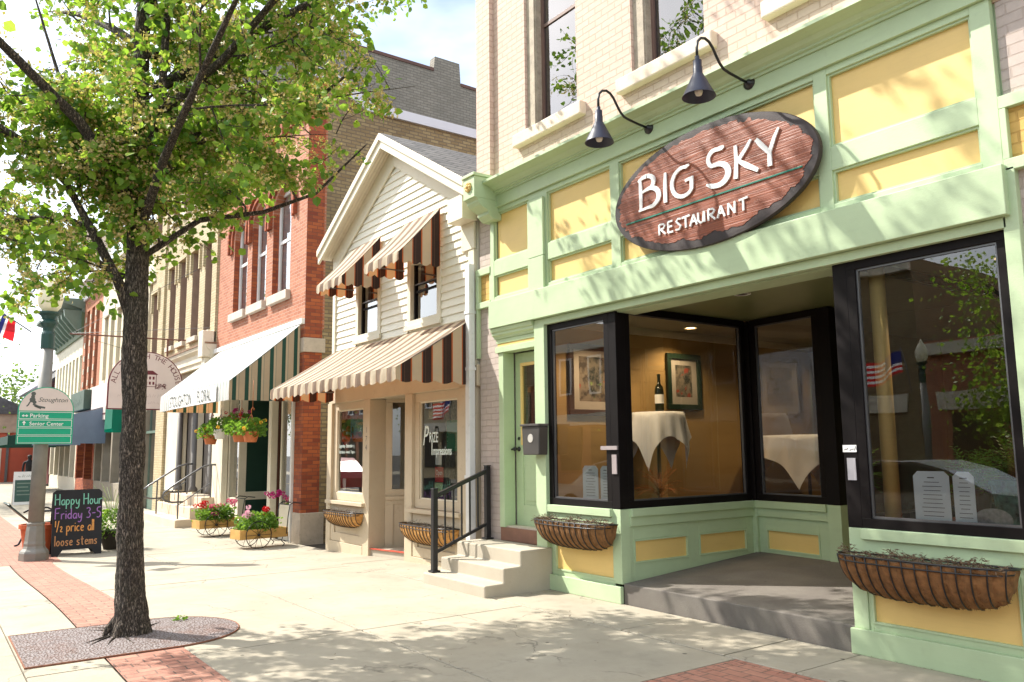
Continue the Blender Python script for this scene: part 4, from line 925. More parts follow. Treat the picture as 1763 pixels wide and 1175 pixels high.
notice(-13.3, -13.18, .9, 1.1, 'white_letter', 'small white slip in the bottom left corner of the left shop window', y=.09)
lt_ = MB().text('P', face_street(-10.30, -.04, 1.64), .40, .002, sx=.7, shear=.3).text('RIZE', face_street(-10.11, -.04, 1.68), .20, .002, sx=.62, bold=.003).text('I', face_street(-10.06, -.04, 1.50), .3, .002, sx=.8).text('mpressions', face_street(-10.00, -.04, 1.505), .165, .002, sx=.66, bold=.003)
lt_.build('window_lettering', plain('pale_mint', (.7, .8, .75), .5), WB)
lt_ = MB().text('Engraving - Embroidering', face_street(-13.34, .03, 1.63), .085, .002, sx=.72).text('Embroideries - Awards - Trophies', face_street(-13.34, .03, 1.53), .075, .002, sx=.62).build('window_lettering', 'pale_mint', WB)
for k, x_ in enumerate((-13.27, -13.12, -12.9)):
    t = thing('pennant', ('red and white striped windsock', 'small red and blue pennant', 'dark red shield badge')[k] + ' hanging in the left shop window', 'ornament', (x_, .09, 1.75))
    MB().lathe([(.02, .25), (.045, .2), (.045, .05), (.01, 0)], (x_, .1, 1.75 - (k == 0) * .08), 10).build('body', ('red_flag', 'red_flag', 'door_maroon')[k], t)
    MB().lathe([(.046, .15), (.046, .1)], (x_, .1, 1.75 - (k == 0) * .08), 10, cap=False).build('band', 'white_flag' if k < 2 else 'blue_flag', t)
rack(-13.48, -12.16, .57, 'small round-ended coir basket under the left window of the clapboard shop', y=-.06, depth=.20, h=.24, mat='coir_pale', full=False, n=15)
rack(-10.72, -9.28, .53, 'coir basket under the right window of the clapboard shop, behind the black handrail', y=-.06, depth=.22, h=.26, mat='coir_pale', full=False, n=15)
t = thing('downspout', 'pale square downspout running down between the clapboard shop and the pink brick wall', 'downspout', (-8.90, -.1, 0))
MB().box(-8.99, -8.885, -.15, -.06, .05, 4.02).build('pipe', 'downspout', t, bevel=.008)
for zz in (1.2, 2.6, 3.35): MB().box(-9.0, -8.875, -.16, -.05, zz, zz + .04).build('strap', 'downspout', t)
# ---------------------------------------------------------------- awnings
def awning(name, x0, x1, zt, zf, yf, val, label, front, side, valmat=None, scallop=0, slope_sag=.0, frame='rail_grey', yw=-.06, text=None, val_side=True, inner=None):
    t = thing(name, label, 'awning', ((x0 + x1) / 2, yw, zf))
    rows_ = []
    N = 48
    for i in range(N + 1):
        x = x0 + (x1 - x0) * i / N; r = []
        for k in range(7):
            f = k / 6; r.append((x, yw + (yf - yw) * f, zt + (zf - zt) * f - .03 * math.sin(PI * f) * (1 if .02 < i / N < .98 else .3) + .006 * math.sin(i * .9) * math.sin(PI * f)))
        rows_.append(r)
    MB().ribbon(rows_).build('canopy', front, t, smooth=True)
    m = MB(); NV = max(2, int((x1 - x0) / (scallop or .2)) * 8); a_, b_ = [], []
    rr_ = []
    for i in range(NV + 1):
        x = x0 + (x1 - x0) * i / NV; ph = i % 8 / 8
        dz = .045 * abs(math.sin(PI * ph)) if scallop else 0
        wv = .008 * math.sin(i * .8)
        rr_.append([(x, yf - .004, zf + .002), (x, yf - .012 + wv, zf - val * .5), (x, yf - .01 + wv * 1.5, zf - val - dz * .8)])
    m.ribbon(rr_).build('valance', valmat or front, t, smooth=True)
    for x in (x0, x1):
        NN = 24; tri = []
        vz = val if val_side else 0
        for k in range(NN + 1):
            f = k / NN; y = yw + (yf - yw) * f; ph = (k % 6) / 6
            dz = .04 * abs(math.sin(PI * ph)) if scallop else 0
            tri.append([(x, y, zt + (zf - zt) * f - .03 * math.sin(PI * f)), (x, y, zf - vz - dz)])
        MB().ribbon(tri).build('side_panel', side, t)
    fm = MB()
    for x in (x0 + .02, x1 - .02): fm.tube([(x, yw, zf - .01), (x, yf + .02, zf - .01)], .012, 6); fm.tube([(x, yf + .02, zf - .01), (x, yw, zt - .03)], .012, 6)
    fm.tube([(x0 + .02, yf + .02, zf - .01), (x1 - .02, yf + .02, zf - .01)], .012, 6); fm.build('awning_frame', frame, t)
    return t
awning('shop_awning', -13.42, -8.97, 3.30, 2.60, -1.18, .15, 'long brown and cream striped awning over the shopfront of the clapboard shop', 'sunlit_brown_stripes', 'brown_stripes_y', scallop=.24)
awning('window_awning', -12.66, -11.66, 5.02, 4.30, -.72, .12, 'brown striped window awning on the left upper window under the gable', 'sunlit_brown_stripes', 'brown_stripes_y', scallop=.2)
awning('window_awning', -10.86, -9.78, 5.02, 4.30, -.72, .12, 'brown striped window awning on the right upper window under the gable', 'sunlit_brown_stripes', 'brown_stripes_y', scallop=.2)
ga = awning('shop_awning', -20.3, -15.05, 4.02, 2.88, -1.38, .36, 'long green and white striped awning with shop lettering on the red brick building', plain('awning_top', (.50, .54, .53), .85, .04, 2, .2, 25, trans=.25), 'green_stripes_y', 'pale_green_stripes', val_side=True)
FG = face_street(-19.35, -1.41, 2.53)
MB().obox(FG, 0, 3.6, .0, .31, 0, .006).build('name_panel', 'white_letter', ga)
for s_, x_, k_ in (('STOUGHTON', -19.28, .83), ('FLORAL', -17.05, .80)): MB().text(s_, face_street(x_, -1.425, 2.565), .35, .002, sx=k_).build('lettering', 'grey_letter', ga)
# ---------------------------------------------------------------- red brick building
B = thing('red_brick_building', 'red brick building with tall arched white windows above the green striped awning', 'building', (-17.9, 0, -.15))
XR, XL = -14.98, -20.83
op = [(-19.6, -18.6, 4.85, 7.15), (-18.27, -17.3, 4.85, 7.15), (-16.9, -15.85, 4.85, 7.15)]
m = MB(); wall(m, XL, XR - .003, 3.95, 9.1, 0, .4, op)
for a, b, c, d in op:      # arch corners
    N = 8; w2 = (b - a) / 2; hr = .5; cx = (a + b) / 2
    for s in (-1, 1):
        P_ = [(cx + s * w2, .001, d)] + [(cx + s * w2 * math.cos(k / N * PI / 2), .001, d - hr + hr * math.sin(k / N * PI / 2)) for k in range(N + 1)]
        m.prism(P_, (0, .39, 0))
m.build('wall', 'red_brick', B)
h = MB()
for a, b, c, d in op:
    cx = (a + b) / 2; w2 = (b - a) / 2 
    for rr_, dd, th in ((.10, .05, .07), (.24, .09, .08)):
        N = 14; inn = [((w2 + rr_) * math.cos(PI * k / N), (.5 + rr_) * math.sin(PI * k / N)) for k in range(N + 1)]
        out_ = [((w2 + rr_ + th) * math.cos(PI * k / N), (.5 + rr_ + th) * math.sin(PI * k / N)) for k in range(N + 1)]
        for k in range(N):
            q = [(cx + u_, -dd, d - .5 + v_) for u_, v_ in (inn[k], out_[k], out_[k + 1], inn[k + 1])]; h.prism(q, (0, dd - .002, 0))
        for s in (-1, 1): h.box(cx + s * (w2 + rr_), cx + s * (w2 + rr_ + th), -dd, -.002, d - .78, d - .5)
h.build('arch_moulding', 'deep_red_brick', B)
m = MB()
for a, b, c, d in op: m.box(a, a + .004, .003, .25, c, d - .4)
for i in range(20): x = XL + .15 + i * .29; m.box(x, x + .13, -.12, -.002, 8.25, 8.55); 
m.box(XL, XR, -.14, -.002, 8.551, 8.75)
m.build('brick_trim', 'deep_red_brick', B)
for a, b, c, d in op:
    w_ = sash_window(B, a + .005, b, c, d - .02, .13, 'white_paint', .09, 'shop_glass', .52, .05, None)
    MB().quad((a + .05, .20, c + .05), (b - .05, .20, c + .05), (b - .05, .20, d - .1), (a + .05, .20, d - .1)).build('curtain', 'pale_blind', w_)
    MB().box(a - .05, b + .05, -.10, .19, c - .19, c - .002).build('sill', 'stone_sill', B, bevel=.01)
MB().box(XR - .4, XR, 0.001, .36, .05, 9.1).build('corner_quoin', 'deep_red_brick', B)
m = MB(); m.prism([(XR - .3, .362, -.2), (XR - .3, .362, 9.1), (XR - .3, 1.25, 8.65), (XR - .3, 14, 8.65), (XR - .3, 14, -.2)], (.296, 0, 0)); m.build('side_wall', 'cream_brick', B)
m = MB().prism([(XR - .34, y, z) for y, z in ((-.02, 9.1), (.4, 9.1), (1.25, 8.65), (14, 8.65), (14, 8.86), (1.35, 8.86), (.45, 9.31), (-.02, 9.31))], (.40, 0, 0)); m.build('coping', 'flashing', B)
MB().box(XL, XR - .35, .4, 14, 8.3, 8.4).box(XL, XR - .3, 13.8, 14, -.2, 8.6).build('roof', 'roof_dark', B)
MB().box(XR - .42, XR + .03, -.03, .42, 3.48, 3.76).build('corner_stone', 'plinth_stone', B, bevel=.01)
MB().box(XR - .40, XR + .02, -.02, .46, -.2, .42).build('plinth', 'plinth_stone', B, bevel=.012)
C_ = 'cream_paint'
MB().box(-15.46, XR - .41, -.05, .3, -.2, 4.05).build('pilaster', 'white_paint', B, bevel=.01)
MB().box(XL, -14.985, -.07, .1, 4.03, 4.14).build('shop_header', 'white_paint', B, bevel=.006)
MB().box(XL, -15.46, 0.0, .3, 2.95, 3.95).build('fascia', C_, B)
MB().box(-20.83, -20.05, -.02, .3, -.2, 2.95).build('column', C_, B, bevel=.01)
MB().box(-20.0, -19.93, -.03, .1, -.2, 2.95).build('column', C_, B)
def shopwin(x0, x1, z0, z1, y, col, parent, low=None):
    F = face_street(0, y, 0); w_ = MB().frame(F, x0, x1, z0, z1, .07, -.06, 0).build('window', col, parent, bevel=.004)
    MB().quad(F(x0, z0, -.03), F(x1, z0, -.03), F(x1, z1, -.03), F(x0, z1, -.03)).build('pane', 'shop_glass', w_)
    if low is not None: MB().box(x0, x1, y, y + .1, low, z0).build('bulkhead', col, parent)
shopwin(-19.93, -18.8, .45, 2.9, .12, C_, B, -.2)
shopwin(-16.45, -15.47, .45, 2.9, .12, C_, B, -.2)
MB().box(-16.8, -16.62, -.02, .12, -.2, 2.95).build('post', C_, B, bevel=.006)
F = face_along(-18.74, 0, 0); sw = MB().frame(F, .0, .88, -.14, 2.95, .17, -.05, 0); sw.obox(F, .17, .71, .5, .68, -.05, 0); sw.build('entry_side', C_, B, bevel=.004)
MB().obox(F, .17, .71, .68, 2.78, -.04, -.012).obox(F, .17, .71, .03, .5, -.04, -.012).build('green_panel', plain('deep_green', (.015, .05, .035), .4), B)
MB().box(-18.7, -16.7, 1.2, 1.3, -.15, 2.95).build('entry_back', 'dark_room', B); MB().box(-16.66, -16.62, .12, 1.2, -.15, 2.95).build('entry_side', plain('brown_panel', (.09, .035, .02), .6), B)
MB().box(XL, XR - .3, 3.0, 3.1, -.2, 2.95).build('back_room', plain('dim_room', (.07, .065, .055), .8, .5, 2), B)
MB().quad((XL, .3, 2.94), (XR - .3, .3, 2.94), (XR - .3, 3, 2.94), (XL, 3, 2.94)).build('shop_ceiling', 'interior_ceiling', B)
# ---------------------------------------------------------------- yellow brick building
B = thing('yellow_brick_building', 'tall yellow brick building with narrow brown windows, cream cornice and stone steps', 'building', (-24.6, 0, -.15))
XR, XL = -20.84, -28.3
op = [(-22.12, -21.4, 4.72, 7.15), (-23.4, -22.66, 4.72, 7.15), (-24.72, -23.98, 4.72, 7.15), (-25.92, -25.22, 4.72, 7.15), (-28.1, -27.35, 4.72, 6.7)] + [(a, a + .75, 8.6, 11.0) for a in (-22.15, -23.4, -24.7, -25.9, -28.1)]
m = MB(); wall(m, XL, XR, 4.3, 13.3, .0, .4, op); m.build('wall', 'yellow_brick', B)
m = MB(); m.box(XR - .42, XR - .02, -.06, 0, 4.3, 12.6); m.box(-26.75, -26.4, -.07, 0, 4.3, 12.6)
for i in range(26): m.box(XL + .1 + i * .29, XL + .24 + i * .29, -.14, 0, 12.6, 12.9)
m.box(XL, XR, -.16, 0, 12.9, 13.1)
for a, b, c, d in op: m.box(a - .12, b + .12, -.07, 0, d, d + .12); m.box(a - .12, a - .03, -.06, 0, d - .6, d); m.box(b + .03, b + .12, -.06, 0, d - .6, d)
m.build('brick_trim', 'yellow_brick', B)
for a, b, c, d in op:
    w_ = sash_window(B, a, b, c, d, .24, 'brown_frame', .07, 'old_glass', .5, .05, 'dark_room')
    MB().box(a, a + .01, .01, .24, c, d).build('jamb', plain('brown_jamb', (.30, .20, .15), .7), w_)
    MB().box(a - .06, b + .06, -.09, .24, c - .14, c).build('sill', 'stone_sill', B, bevel=.01)
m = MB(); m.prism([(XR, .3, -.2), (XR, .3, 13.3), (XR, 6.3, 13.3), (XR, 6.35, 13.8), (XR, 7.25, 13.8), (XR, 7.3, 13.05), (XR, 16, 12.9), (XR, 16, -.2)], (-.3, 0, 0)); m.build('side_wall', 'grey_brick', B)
MB().prism([(XR + .03, y, z) for y, z in ((.3, 13.3), (6.3, 13.3), (6.3, 13.4), (.3, 13.4))], (-.36, 0, 0)).prism([(XR + .03, y, z) for y, z in ((7.3, 13.05), (16, 12.9), (16, 13.0), (7.3, 13.15))], (-.36, 0, 0)).build('coping', plain('rust_coping', (.12, .06, .045), .8), B)
MB().box(XL, XR - .3, .4, 16, 12.3, 12.4).box(XL, XR, 15.8, 16, -.2, 12.3).build('roof', 'roof_dark', B)
m = MB().prism([(XL, y, z) for y, z in ((.2, 3.78), (-.10, 3.78), (-.10, 3.9), (-.14, 3.92), (-.14, 4.12), (-.24, 4.2), (-.26, 4.28), (.2, 4.3))], (XR - XL, 0, 0)); m.build('cornice', C_, B)
MB().box(XL, XR, -.28, .0, 4.285, 4.33).build('cornice_cap', plain('brown_cap', (.25, .15, .09), .7), B)
MB().box(XR - .42, XR - .02, -.34, 0, 3.95, 4.62).box(XR - .36, XR - .06, -.26, 0, 3.55, 3.949).build('bracket', C_, B, bevel=.02)
MB().box(XL, XR, .0, .3, 3.3, 3.779).build('shop_fascia', plain('olive_shade', (.35, .30, .2), .7), B)
for x in (-21.15, -22.7, -24.3):
    c_ = MB().lathe([(.12, .55), (.12, .62), (.08, .7), (.075, 3.05)], (x, .06, 0), 14); c_ = c_.build('column', 'grey_panel', B, smooth=True)
    MB().lathe([(.08, 0), (.11, .05), (.16, .2), (.19, .24), (.19, .3)], (x, .06, 3.05), 14).build('capital', 'pole_green', c_, smooth=True)
MB().box(-25.85, -24.5, .05, .3, .5, 3.3).build('wall_panel', C_, B); MB().box(-24.2, -22.9, .25, .3, .5, 3.3).box(-22.5, -22.0, .25, .3, .5, 3.3).build('wall_panel', 'grey_panel', B)
for x in (-24.45, -23.1, -22.75): MB().box(x, x + .12, .1, .25, .5, 3.3).build('post', 'cream_paint', B)
dr = MB().box(-21.95, -21.3, .25, .32, .5, 3.0).build('door', 'door_maroon', B); scribble(MB(), face_street(0, .245, 0), -21.8, -21.5, 2.75, .06, .02).build('number', 'white_letter', dr)
MB().box(-26.9, -25.9, -.03, .3, -.2, 3.3).build('brick_pier', 'yellow_brick', B)
shopwin(-28.3, -26.95, .5, 3.2, .1, plain('sage_green', (.12, .18, .14), .5), B, -.2); MB().box(-28.3, -26.95, -.0, .1, 2.2, 2.28).build('transom_bar', 'sage_green', B)
MB().box(XL, XR, .9, 1.0, -.2, 3.3).build('back_room', 'dark_room', B)
m = MB().box(-23.5, -20.5, -.32, .25, -.2, .5); m.box(-23.7, -20.3, -.62, -.3205, -.2, .28); m.box(-23.9, -20.1, -1.0, -.6205, -.2, .03); m.build('steps', plain('warm_stone', (.62, .5, .37), .8, .08, 2, .4, dirt=.3), B, bevel=.012)
for k, (x, nm) in enumerate(((-20.45, 'right'), (-22.6, 'left'))):
    t = thing('pipe_handrail', 'looped grey pipe handrail on the %s side of the yellow brick building steps' % nm, 'handrail', (x, -.6, 0), 'pipe handrails on the stone steps')
    MB().tube([(x, -.75, .42), (x, -1.0, .42), (x, -1.15, .46), (x, -1.22, .56), (x, -1.18, .66), (x, -1.05, .76), (x, -.35, 1.22), (x, -.15, 1.28), (x, .0, 1.28)], .024, 8).build('rail', 'rail_grey', t, smooth=True)
    MB().tube([(x, -.86, .03), (x, -.86, .88)], .02, 8).build('post', 'rail_grey', t); MB().tube([(x, -.12, .5), (x, -.12, 1.28)], .02, 8).build('post', 'rail_grey', t)
    MB().tube([(x, -.86, .35), (x, -.12, .85)], .012, 6).build('lower_rail', 'rail_grey', t)
    for i in range(4): y = -.72 + i * .15; MB().tube([(x, y, .45 + i * .1 - .3), (x, y, .45 + i * .1)], .007, 5).build('baluster', 'rail_grey', t)
# ---------------------------------------------------------------- hanging sign
t = thing('hanging_sign', 'white round-topped hanging sign with maroon edge, house drawing and curved lettering, partly behind the trunk', 'sign', (-23.53, -1.0, 2.73))
F = face_along(-23.53, -1.055, 2.73); hw = .945
P_ = [(-hw, 0), (hw, 0), (hw, .66)] + [(hw * math.cos(PI * k / 24), .66 + .91 * math.sin(PI * k / 24)) for k in range(1, 24)] + [(-hw, .66)]
MB().prism([F(a, b, -.03) for a, b in P_], (.06, 0, 0)).build('board', 'maroon', t)
P2 = [(a * .965, .03 + b * .965) for a, b in P_]
MB().prism([F(a, b, .03) for a, b in P2], (.006, 0, 0)).build('face', 'sign_white', t)
m = MB(); s_ = 'ALL THROUGH THE HOUSE'
for i, ch in enumerate(s_):
    if ch == ' ': continue
    an = PI * (1 - (i + 1.2) / (len(s_) + 1.4)); rx_, rz_ = hw * .80, .76
    px_, pz_ = rx_ * math.cos(an), .62 + rz_ * math.sin(an); ta = an - PI / 2
    u = F.u * math.cos(ta) + F.v * math.sin(ta); v = F.v * math.cos(ta) - F.u * math.sin(ta)
    m.text(ch, Frame(F(px_, pz_, .037), u, v, F.n), .195, .001, align='CENTER')
scribble(scribble(MB(), F, -.7, .5, .33, .10, .008, .038, 5), F, -.3, .35, .15, .10, .008, .038, 6).build('faint_writing', plain('pale_maroon', (.5, .38, .36), .6), t)
# house drawing
for a, b, c, d in ((-.25, .25, .62, .635), (-.25, -.235, .635, .95), (.235, .25, .635, .95), (-.28, .28, .95, .965)): m.obox(F, a, b, c, d, .037, .038)
for i in range(5):
    for j in range(2): a = -.21 + i * .09; m.obox(F, a, a + .05, .68 + j * .14, .76 + j * .14, .037, .038)
m.quad(F(-.28, .965, .0375), F(.28, .965, .0375), F(.15, 1.06, .0375), F(-.15, 1.06, .0375))
for i in range(60): a, b = R.uniform(.2, .48), R.uniform(.56, .70); m.obox(F, a, a + .03, b, b + .015, .037, .0385)
m.build('lettering', 'maroon', t)
m = MB().tube([(-23.53, .0, 4.68), (-23.53, -2.95, 4.66)], .02, 8)
m.tube([(-23.53, -.55, 4.2), (-23.53, -.55, 4.68)], .025, 6).tube([(-23.53, -1.6, 4.1), (-23.53, -1.6, 4.68)], .025, 6); m.build('bracket_pole', plain('rust_pole', (.16, .06, .04), .6), t)
m = MB().tube([(-23.53, -2.9, 4.67), (-23.0, 0, 6.6)], .006, 4).tube([(-23.53, -2.9, 4.67), (-26.5, 0, 4.4)], .006, 4).tube([(-23.53, -2.9, 4.67), (-21.2, 0, 4.75)], .006, 4); m.build('stay_wires', 'black_metal', t)
# ---------------------------------------------------------------- buildings further down the street
def blockb(name, label, x0, x1, z1, mat, wins, wmat, lowmat='cream_paint', cornice=None, d=14):
    B = thing(name, label, 'building', ((x0 + x1) / 2, 0, -.15))
    m = MB(); wall(m, x0, x1, 3.6, z1, 0, .3, wins); m.box(x0, x1, .3, d, z1 - .4, z1 - .3); m.box(x1 - .2, x1, .3, d, 0, z1); m.box(x0, x0 + .2, .3, d, 0, z1); m.box(x0, x1, d - .2, d, -.2, z1 - .4)
    m.build('wall', mat, B)
    for a, b, c, e in wins: sash_window(B, a, b, c, e, .2, wmat, .09, 'old_glass', .5, .05, 'dark_room'); MB().box(a - .1, b + .1, -.08, .1, c - .15, c).build('sill', 'cream_paint', B)
    if cornice:
        zc, pr, cm = cornice; m = MB().prism([(x0 - .05, y, z) for y, z in ((.2, zc), (-.08, zc), (-.1, zc + .15), (-pr * .4, zc + .25), (-pr, zc + .45), (-pr, zc + .6), (.2, zc + .65))], (x1 - x0 + .1, 0, 0)); m.build('cornice', cm, B)
    n_ = max(2, int((x1 - x0) / 1.7)); wd = (x1 - x0) / n_
    MB().box(x0, x1, -.02, .3, 2.9, 3.6).build('shop_fascia', lowmat, B); MB().box(x0, x1, .0, .3, -.2, .5).build('bulkhead', lowmat, B)
    for i in range(n_ + 1): xx = min(max(x0 + i * wd - .12, x0), x1 - .24); MB().box(xx, xx + .24, -.03, .3, .5, 2.9).build('pier', lowmat, B)
    for i in range(n_): MB().quad((x0 + i * wd + .12, .12, .5), (x0 + (i + 1) * wd - .12, .12, .5), (x0 + (i + 1) * wd - .12, .12, 2.9), (x0 + i * wd + .12, .12, 2.9)).build('shop_pane', 'shop_glass', B)
    MB().box(x0 + .2, x1 - .2, 1.6, 1.7, -.1, 3.2).build('back_room', 'dim_room', B)
    return B
b3 = blockb('cream_brick_building', 'cream brick building with arched upper windows behind the tree trunk', -37.6, -28.32, 9.0, plain('cream_wall', (.66, .58, .42), .8, .06, 2, .3, dirt=.3), [(-36.9 + i * 1.35, -36.1 + i * 1.35, 4.5, 7.2) for i in range(7)], 'cream_paint', plain('tan_shop', (.30, .26, .20), .7), cornice=(8.4, .35, 'cream_paint'))
for i in range(7): MB().prism([(-36.5 + i * 1.35 + .55 * math.cos(PI * k / 10), -.05, 7.15 + .5 * math.sin(PI * k / 10)) for k in range(11)], (0, .049, 0)).build('arch_hood', 'cream_paint', b3)
b4 = blockb('orange_brick_building', 'orange brick building with three dark striped windows and deep white cornice', -42.4, -37.65, 9.0, 'orange_brick', [(-41.7, -40.9, 4.4, 8.1), (-40.4, -39.6, 4.4, 8.1), (-39.1, -38.3, 4.4, 8.1)], 'deep_red_brick', 'deep_red_brick', cornice=(8.7, .5, 'white_paint'))
MB().box(-42.45, -37.6, -.06, .2, 9.35, 10.3).build('parapet', 'white_paint', b4)
MB().prism([(-42.6, y, z) for y, z in ((.1, 10.3), (-.3, 10.35), (-.9, 10.8), (-.9, 10.95), (.1, 11.0))], (5.1, 0, 0)).build('parapet_cornice', plain('old_white', (.6, .5, .42), .7), b4)
for a in (-41.7, -40.4, -39.1):
    for k in range(6): MB().box(a - .16, a - .0, -.03, -.001, 4.6 + k * .6, 4.85 + k * .6).build('quoin', 'cream_paint', b4)
b5 = blockb('bracketed_building', 'pale two storey building with deep green bracketed cornice', -51.6, -42.45, 7.1, plain('pale_wall', (.72, .66, .5), .8, .05), [(-51.0 + i * 1.12, -50.3 + i * 1.12, 4.3, 6.2) for i in range(8)], 'cream_paint', cornice=(8.2, 1.1, 'sage'))
MB().box(-51.6, -42.45, -.1, .3, 7.1, 8.25).build('cornice_board', plain('moss_green', (.11, .15, .07), .6), b5)
for i in range(9): MB().prism([(-51.3 + i * 1.05, y, z) for y, z in ((0, 7.2), (-.3, 7.4), (-.8, 8.0), (-.85, 8.3), (0, 8.3))], (.28, 0, 0)).build('bracket', 'sage', b5)
B = thing('gabled_house', 'dark red gabled house with steep grey roof at the far end of the row', 'building', (-58, 3, -.15))
MB().box(-65, -53.2, .5, 9, -.2, 6.0).build('wall', plain('dark_red_board', (.16, .03, .03), .7), B)
MB().prism([(-65.5, -.3, 6.0), (-65.5, 9.6, 6.0), (-65.5, 4.6, 10.2)], (12.5, 0, 0)).build('roof', 'roof_dark', B)
MB().prism([(-53.0, -.5, 5.7), (-53.0, -.2, 5.7), (-53.0, 4.6, 9.9), (-53.0, 4.6, 10.3)], (.2, 0, 0)).box(-65.6, -53, -.6, -.3, 5.55, 5.9).build('bargeboard', 'flashing', B)
MB().box(-62, -56, .4, .5, 2.9, 3.6).build('sign_board', 'sign_white', B)
for i in range(3): sash_window(B, -64 + i * 3.2, -62.8 + i * 3.2, 3.9, 5.3, .5, 'white_paint', .12, 'old_glass', .5, .05, None)
B = thing('red_corner_building', 'low orange-red painted shop wall at the far left end of the street', 'building', (-67, -3, -.15))
MB().box(-74, -62, -6, .2, -.2, 3.0).build('wall', plain('orange_red_wall', (.50, .10, .05), .7, .06), B); MB().box(-74.2, -61.9, -6.2, .3, 3.0, 4.2).build('fascia', plain('tan_fascia', (.45, .33, .24), .8), B)
MB().prism([(-74.3, -6.4, 4.2), (-74.3, .5, 4.2), (-74.3, -3, 5.8)], (12.6, 0, 0)).build('roof', 'roof_dark', B)
for y in (-5.2, -2.9): MB().box(-61.99, -61.95, y, y + 1.3, .1, 2.0).build('wall_panel', 'cream_paint', B)
MB().box(-62, -61.9, -1.35, -1.2, -.15, 3).build('post', 'rail_grey', B)
# awnings and signs down the street
def boxawn(label, x0, x1, y, z0, z1, front, side, top):
    t = thing('shop_awning', label, 'awning', ((x0 + x1) / 2, 0, z0))
    MB().quad((x0, y, z0 + .1), (x1, y, z0 + .1), (x1, y, z1 - .3), (x0, y, z1 - .3)).build('valance', front, t)
    MB().quad((x0, y, z1 - .3), (x1, y, z1 - .3), (x1, 0, z1 + .25), (x0, 0, z1 + .25)).build('canopy', top, t)
    for x in (x0, x1): MB().quad((x, y, z0), (x, 0, z0), (x, 0, z1 + .2), (x, y, z1 - .3)).build('side_panel', side, t)
    return t
boxawn('dark blue box awning with a pale scalloped front edge beyond the tree trunk', -41.5, -35.4, -1.9, 1.98, 3.2, 'pale_blue_cloth', 'blue_cloth', 'blue_cloth')
boxawn('dark green awning with pale top far down the street', -49.5, -44.5, -2.6, 1.95, 2.75, 'green_cloth', 'green_cloth', 'pale_blue_cloth')
boxawn('bright green awning corner showing just left of the trunk', -30.9, -29.6, -.8, 2.3, 3.5, 'green_cloth_bright', 'green_cloth_bright', 'green_cloth_bright')
boxawn('small green awning on the far shop beside the red wall', -58, -54, -2.2, 2.0, 2.8, 'pale_blue_cloth', 'green_cloth', 'pale_blue_cloth')
t = thing('shop_sign', 'dark green rectangular shop sign above the blue awning', 'sign', (-40, -.3, 3.5)); MB().box(-42.2, -38.5, -.4, -.1, 3.45, 4.3).build('board', plain('board_green', (.05, .085, .06), .5), t, bevel=.03)
scribble(MB(), face_street(0, -.405, 0), -41.8, -39.0, 3.65, .5, .09, .003, 7).build('lettering', 'sage_green', t)
t = thing('shop_sign', 'large white panel with red rule above the blue awning, beside the trunk', 'sign', (-35, -.1, 3)); MB().box(-38.2, -33, -.15, -.03, 2.9, 4.35).build('board', 'sign_white', t); MB().box(-38.2, -33, -.16, -.15, 3.1, 3.16).build('rule', 'maroon', t)
# ---------------------------------------------------------------- lamp post with signs
def lamp_post(x, y, label, zb=-.15, group=None):
    t = thing('street_lamp', label, 'street lamp', (x, y, zb), group)
    s = zb
    MB().lathe([(.22, 0), (.22, .12), (.205, .15), (.17, .19), (.155, .23), (.16, .27), (.15, .31), (.138, .48), (.125, .56), (.135, .575), (.135, .6), (.118, .61)], (x, y, s), 8).build('base', 'pole_grey', t)
    MB().lathe([(.118, .60), (.098, 3.5)], (x, y, s), 16).build('shaft', 'pole_grey', t, smooth=True)
    MB().lathe([(.105, 3.5), (.105, 3.75), (.085, 3.8), (.09, 3.86), (.14, 3.93), (.14, 3.96), (.10, 4.0), (.13, 4.06), (.175, 4.1), (.175, 4.13)], (x, y, s), 16).build('neck', 'pole_green', t)
    MB().lathe([(.10, 4.13), (.17, 4.22), (.20, 4.36), (.19, 4.5), (.12, 4.66), (.06, 4.74), (.05, 4.78), (0, 4.83)], (x, y, s), 20).build('globe', 'globe', t, smooth=True)
    return t
lamp_post(-15.75, -4.25, 'street lamp post with acorn globe behind the green direction sign on the brick strip')
t = thing('direction_sign', 'round-topped green and white parking direction sign fixed to the lamp post', 'sign', (-15.6, -4.22, 1.74))
F = face_along(-15.60, -4.22, 1.74)
P_ = [(-.41, 0), (.41, 0), (.41, .54)] + [(.41 * math.cos(PI * k / 24), .54 + .41 * math.sin(PI * k / 24)) for k in range(1, 24)] + [(-.41, .54)]
MB().prism([F(a, b, -.012) for a, b in P_], (.012, 0, 0)).build('board', 'sign_green', t)
P2 = [(-.395, .55), (.395, .55)] + [(.395 * math.cos(PI * k / 24), .55 + .385 * math.sin(PI * k / 24)) for k in range(1, 24)]
MB().prism([F(a, b, .0) for a, b in P2], (.003, 0, 0)).build('top_panel', 'sign_white', t)
m = MB()
for k in range(4):
    z_ = .015 + k * .133; m.frame(F, -.39, .39, z_, z_ + .118, .007, 0, .003)
m.text('Parking', Frame(F(-.235, .438, .003), F.u, F.v, F.n), .092, .001, bold=.001).text('Senior Center', Frame(F(-.235, .307, .003), F.u, F.v, F.n), .088, .001, sx=.98, bold=.001)
m.quad(F(-.35, .465, .004), F(-.32, .49, .004), F(-.32, .44, .004)).quad(F(-.255, .465, .004), F(-.285, .49, .004), F(-.285, .44, .004)).obox(F, -.325, -.28, .458, .472, .003, .004)
m.quad(F(-.31, .385, .004), F(-.34, .345, .004), F(-.28, .345, .004)).obox(F, -.318, -.302, .31, .345, .003, .004); m.build('lettering', 'white_letter', t)
m = MB().text('Stoughton', Frame(F(-.13, .70, .0045), F.u, F.v, F.n), .105, .001, shear=.35)
